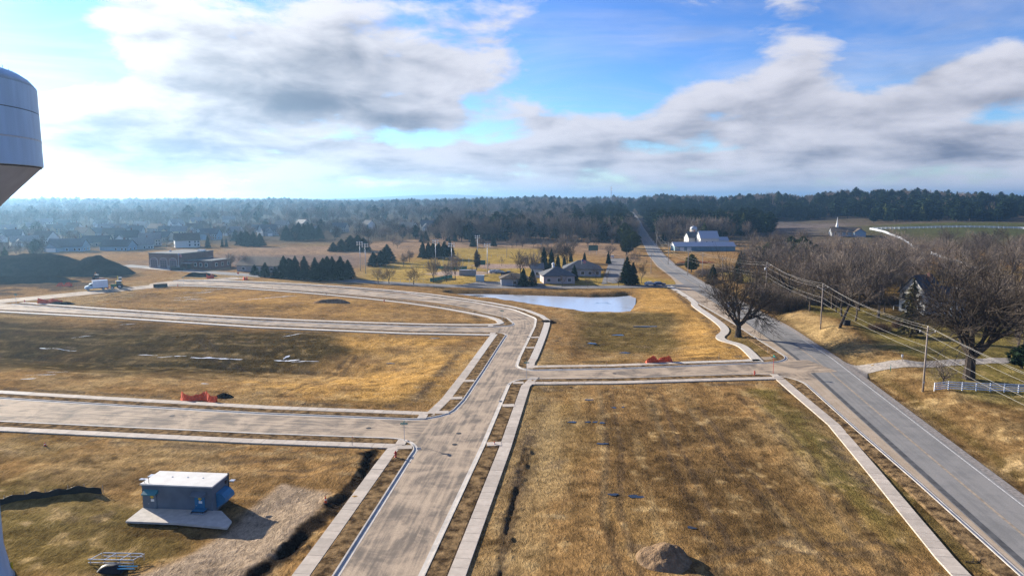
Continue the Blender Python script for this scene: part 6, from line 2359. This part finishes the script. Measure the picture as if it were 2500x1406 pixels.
def car(loc, rz, paint, label, group=None, s=1.0):
    root = empty('car', loc, rz, label, 'car', group)
    prof = [(-2.2, .35), (-2.25, .85), (-1.9, .95), (-1.35, 1.42), (.35, 1.45), (1.05, .98), (2.05, .82), (2.25, .6), (2.2, .35)]
    n = len(prof)
    mb = MB()
    ins = [.86 if z < 1.2 else .70 for x, z in prof]
    mb.v = [(x, -k, z) for (x, z), k in zip(prof, ins)] + [(x, k, z) for (x, z), k in zip(prof, ins)]
    mb.f = [tuple(range(n)), tuple(range(n, 2 * n))[::-1]] + [(i, n + i, n + (i + 1) % n, (i + 1) % n) for i in range(n)]
    mb.build('body', paint, root)
    MB().add([(.42, -.66, 1.43), (.42, .66, 1.43), (1.03, .78, 1.02), (1.03, -.78, 1.02)], [(3, 2, 1, 0)]).build('windscreen', M['glass'], root).location = (.02, 0, .02)
    MB().add([(-1.37, -.66, 1.41), (-1.37, .66, 1.41), (-1.87, .78, 1.0), (-1.87, -.78, 1.0)], [(0, 1, 2, 3)]).build('rear_window', M['glass'], root).location = (-.02, 0, .02)
    for sd in (-1, 1):
        MB().box((-.45, sd * .775, 1.18), (1.5, .05, .34)).build('side_window', M['glass'], root)
        MB().box((2.2, sd * .6, .68), (.1, .3, .14)).build('headlight', M['white'], root)
        MB().box((-2.23, sd * .6, .78), (.08, .28, .14)).build('tail_light', M['red'], root)
        wheel(root, 1.35, sd * .78, .32, .2)
        wheel(root, -1.35, sd * .78, .32, .2)
    return root


paints = {'blue': mat('dark_blue_paint', (.02, .05, .14), .3, .05, 1, spec=.6), 'silver': mat('silver_paint', (.45, .46, .48), .3, .05, 1, spec=.6), 'dark': mat('black_paint', (.02, .02, .024), .3, .05, 1, spec=.6),
          'white': mat('white_car_paint', (.7, .7, .7), .35, .04, 1, spec=.5)}
y_ = P(1795, 752)[1]
car((float(hwx(200)) - 5.4, 200, TZ(float(hwx(200)) - 5.4, 200) + .05), R(268), paints['blue'], 'dark blue car driving on the highway behind the great bare tree')
car((*P(1588, 697), .04), R(4), paints['silver'], 'silver car waiting at the end of the town road')
car((*P(1610, 697.5), .04), R(3), paints['blue'], 'blue car first at the junction of town road and highway')
for px, py, k, lab in [(1495, 630, 'white', 'white van-like car at the far end of the car park'), (1487, 640, 'dark', 'dark car beside the spruce in the car park'), (1230, 672, 'dark', 'dark car parked behind the low grey shed'), (1242, 670, 'dark', 'second dark car parked by the low grey shed')]:
    g_ = G(px, py)
    car((g_.x, g_.y, g_.z + .05), R(80), paints[k], lab)
for k in range(2):
    g_ = G(1205 + 12 * k, 667)
    car((g_.x, g_.y, g_.z + .05), R(20), paints['silver'], 'silver car parked on the lawn beyond the infield', 'cars beyond the infield')

# station boulder sign, park shed and boxes
def small_box(name, px, py, s, mt, label, cat, lid=None, rz=0.0, legs=False):
    p = G(px, py)
    root = empty(name, p, rz, label, cat)
    MB().box((0, 0, s[2] / 2 + (.0 if not legs else s[2] * .8)), s).build('body', mt, root)
    MB().box((0, 0, s[2] + .05 + (.0 if not legs else s[2] * .8)), (s[0] + .15, s[1] + .15, .1)).build('lid', lid or mt, root)
    if legs:
        for sx in (-1, 1):
            MB().box((sx * s[0] * .35, 0, s[2] * .4), (.12, .12, s[2] * .8 + .2)).build('leg', M['steel'], root)


small_box('yard_box', 2067, 793, (1.3, .9, 1.0), M['dark'], 'dark square box on the lawn beside the leaning tree', 'box')
small_box('monument_sign', 434, 660, (6.0, 1.0, 1.4), M['dark'], 'dark low monument sign in front of the fire station', 'sign')
small_box('equipment_shed', 1172, 686, (3.2, 2.4, 2.2), mat('pale_green_metal', (.42, .50, .50), .6, .08, 1), 'pale green equipment box on the lawn beside the park drive', 'shed', M['white'])
small_box('scoreboard', 1174, 655, (4.2, .3, 2.0), mat('dark_green_board', (.02, .09, .07), .6, .1, 1), 'dark green scoreboard behind the infield', 'scoreboard', None, 0, True)
small_box('park_board', 1448, 622, (5.5, .3, 3.0), mat('dull_green_board', (.05, .10, .075), .7, .1, 1), 'dull green board standing on the tan slope above the car park', 'board', None, 0, True)
p = G(1164, 660)
root = empty('trimmed_yew', p, 0, 'dark narrow column like a trimmed yew beside the scoreboard', 'tree')
t_, c_ = conifer(98, 9.0, 1.5, 'pine', 500, .5)
t_.build('trunk', M['dark_bark'], root)
c_.build('foliage', M['dark_twig'], root)
small_box('dugout', 1142, 672, (7, 2.2, 2.2), mat('dugout_wall', (.26, .27, .27), .8, .1, 1), 'low grey dugout beside the infield', 'dugout', M['steel'])
p = G(2202, 884)
root = empty('mailbox', p, R(10), 'mailbox on a post at the mouth of the gravel drive', 'mailbox')
MB().box((0, 0, .5), (.1, .1, 1.1)).build('post', M['wood'], root)
MB().lathe([(.02, 0), (.2, .02), (.2, .45), (.02, .47)], 10, (0, 0, 1.0)).build('box', M['steel'], root)
p = G(2174, 906)
root = empty('marker_post', p, 0, 'thin green marker post beside the gravel drive', 'post')
MB().box((0, 0, .55), (.1, .04, 1.2)).build('blade', M['green_sign'], root)
MB().box((0, -.03, .95), (.08, .02, .2)).build('reflector', M['white'], root)


# ball field fences
def chain_fence(lst, h, label, mt=None, step=3.0):
    pts = [(v.x, v.y) for v in (G(*q) for q in lst)]
    base = Vector((*pts[0], TZ(*pts[0])))
    root = empty('chain_link_fence', base, 0, label, 'fence')
    q = resample(pts, step)
    pr = None
    for p in q:
        l = Vector((p[0], p[1], TZ(*p))) - base
        MB().tube(l + Vector((0, 0, -.2)), l + Vector((0, 0, h)), .05, .05, 5).build('post', M['steel'], root)
        if pr is not None:
            for k in ((1.0,) if mt is None else (1.0, .5)):
                MB().tube(pr + Vector((0, 0, h * k)), l + Vector((0, 0, h * k)), .03, .03, 4, caps=False).build('rail', M['steel'], root)
            if mt:
                MB().strip([pr, l], [pr + Vector((0, 0, h * .85)), l + Vector((0, 0, h * .85))]).build('mesh_panel', mt, root)
        pr = l


gm = mat('green_windscreen', (.05, .20, .12), .8, .2, 2)
chain_fence([(1050, 688), (1075, 684), (1104, 679)], 1.6, 'low green-screened fence along the outfield by the trees', gm)
chain_fence([(1064, 656), (1100, 658), (1140, 657)], 1.6, 'green-screened fence behind the infield', gm)
chain_fence([(955, 690), (1000, 689), (1050, 688)], 1.3, 'thin outfield fence behind the golden trees')
chain_fence([(1064, 650), (1100, 651), (1145, 652)], 4.5, 'tall row of backstop posts behind the infield')
chain_fence([(880, 652), (960, 653), (1064, 654)], 1.4, 'long low fence along the far side of the outfield')
chain_fence([(1100, 628), (1200, 628), (1245, 628)], 1.4, 'wire fence across the golden upper field')

# car park and drives
def flat(name, lst, mt, label, z=.05):
    pts = PP(lst)
    a = sum(pts[i][0] * pts[(i + 1) % len(pts)][1] - pts[(i + 1) % len(pts)][0] * pts[i][1] for i in range(len(pts)))
    if a < 0:
        pts = pts[::-1]
    v = [(p[0], p[1], max(TZ(*p), -.02) + z) for p in pts]
    o = MB().add(v, [tuple(range(len(v)))]).build(name, mt)
    o.data.uv_layers.new(name='UVMap')
    for lp in o.data.loops:
        c = o.data.vertices[lp.vertex_index].co
        o.data.uv_layers[0].data[lp.index].uv = (c.x, c.y)
    tag(o, label, kind='structure')


flat('car_park', [(1468, 695), (1480, 660), (1490, 632), (1525, 632), (1520, 668), (1508, 692)], M['asphalt'], 'grey asphalt car park beside the largest hall', .12)
flat('park_drive', [(1115, 698), (1175, 688), (1290, 690), (1330, 694), (1325, 697), (1200, 697)], M['asphalt'], 'grey drive leading from the town road into the park', .10)


def gravel_drive():
    L, Rr = [], []
    for (a, b), (c, d) in zip([(2030, 868), (2068, 887), (2130, 888), (2250, 884), (2400, 876), (2560, 870)], [(2118, 925), (2118, 912), (2160, 903), (2250, 897), (2400, 889), (2560, 884)]):
        u, v = G(a, b), G(c, d)
        L.append((u.x, u.y))
        Rr.append((v.x, v.y))
    def dense(q):
        return resample(q, 1e9) if False else [tuple(np.array(q[i]) * (1 - t) + np.array(q[i + 1]) * t) for i in range(len(q) - 1) for t in np.linspace(0, 1, 9)[:-1]] + [q[-1]]
    ribbon('gravel_drive', None, .07, M['gravel'], left=dense(L), right=dense(Rr), follow=True, label='grey gravel drive leaving the highway towards the farmhouse')


gravel_drive()
scatter_far()


# ---------------------------------------------------------------- haze
def finish():
    m = bpy.data.materials.new('pale_haze')
    m.use_nodes = True
    N = NT(m.node_tree)
    out = N.n('ShaderNodeOutputMaterial')
    v = N.n('ShaderNodeVolumePrincipled')
    v.inputs['Color'].default_value = (0.36, 0.66, 1.0, 1)
    v.inputs['Density'].default_value = HAZE
    v.inputs['Anisotropy'].default_value = 0.64
    N.put(out.inputs['Volume'], v.outputs[0])
    o = MB().box((0, 0, 0), (30000, 30000, 150)).build('haze', m)
    o.location = (0, 0, 75 - 20)
    tag(o, 'thin blue haze lying over the far hills', kind='stuff')


HAZE = 0.00017
finish()
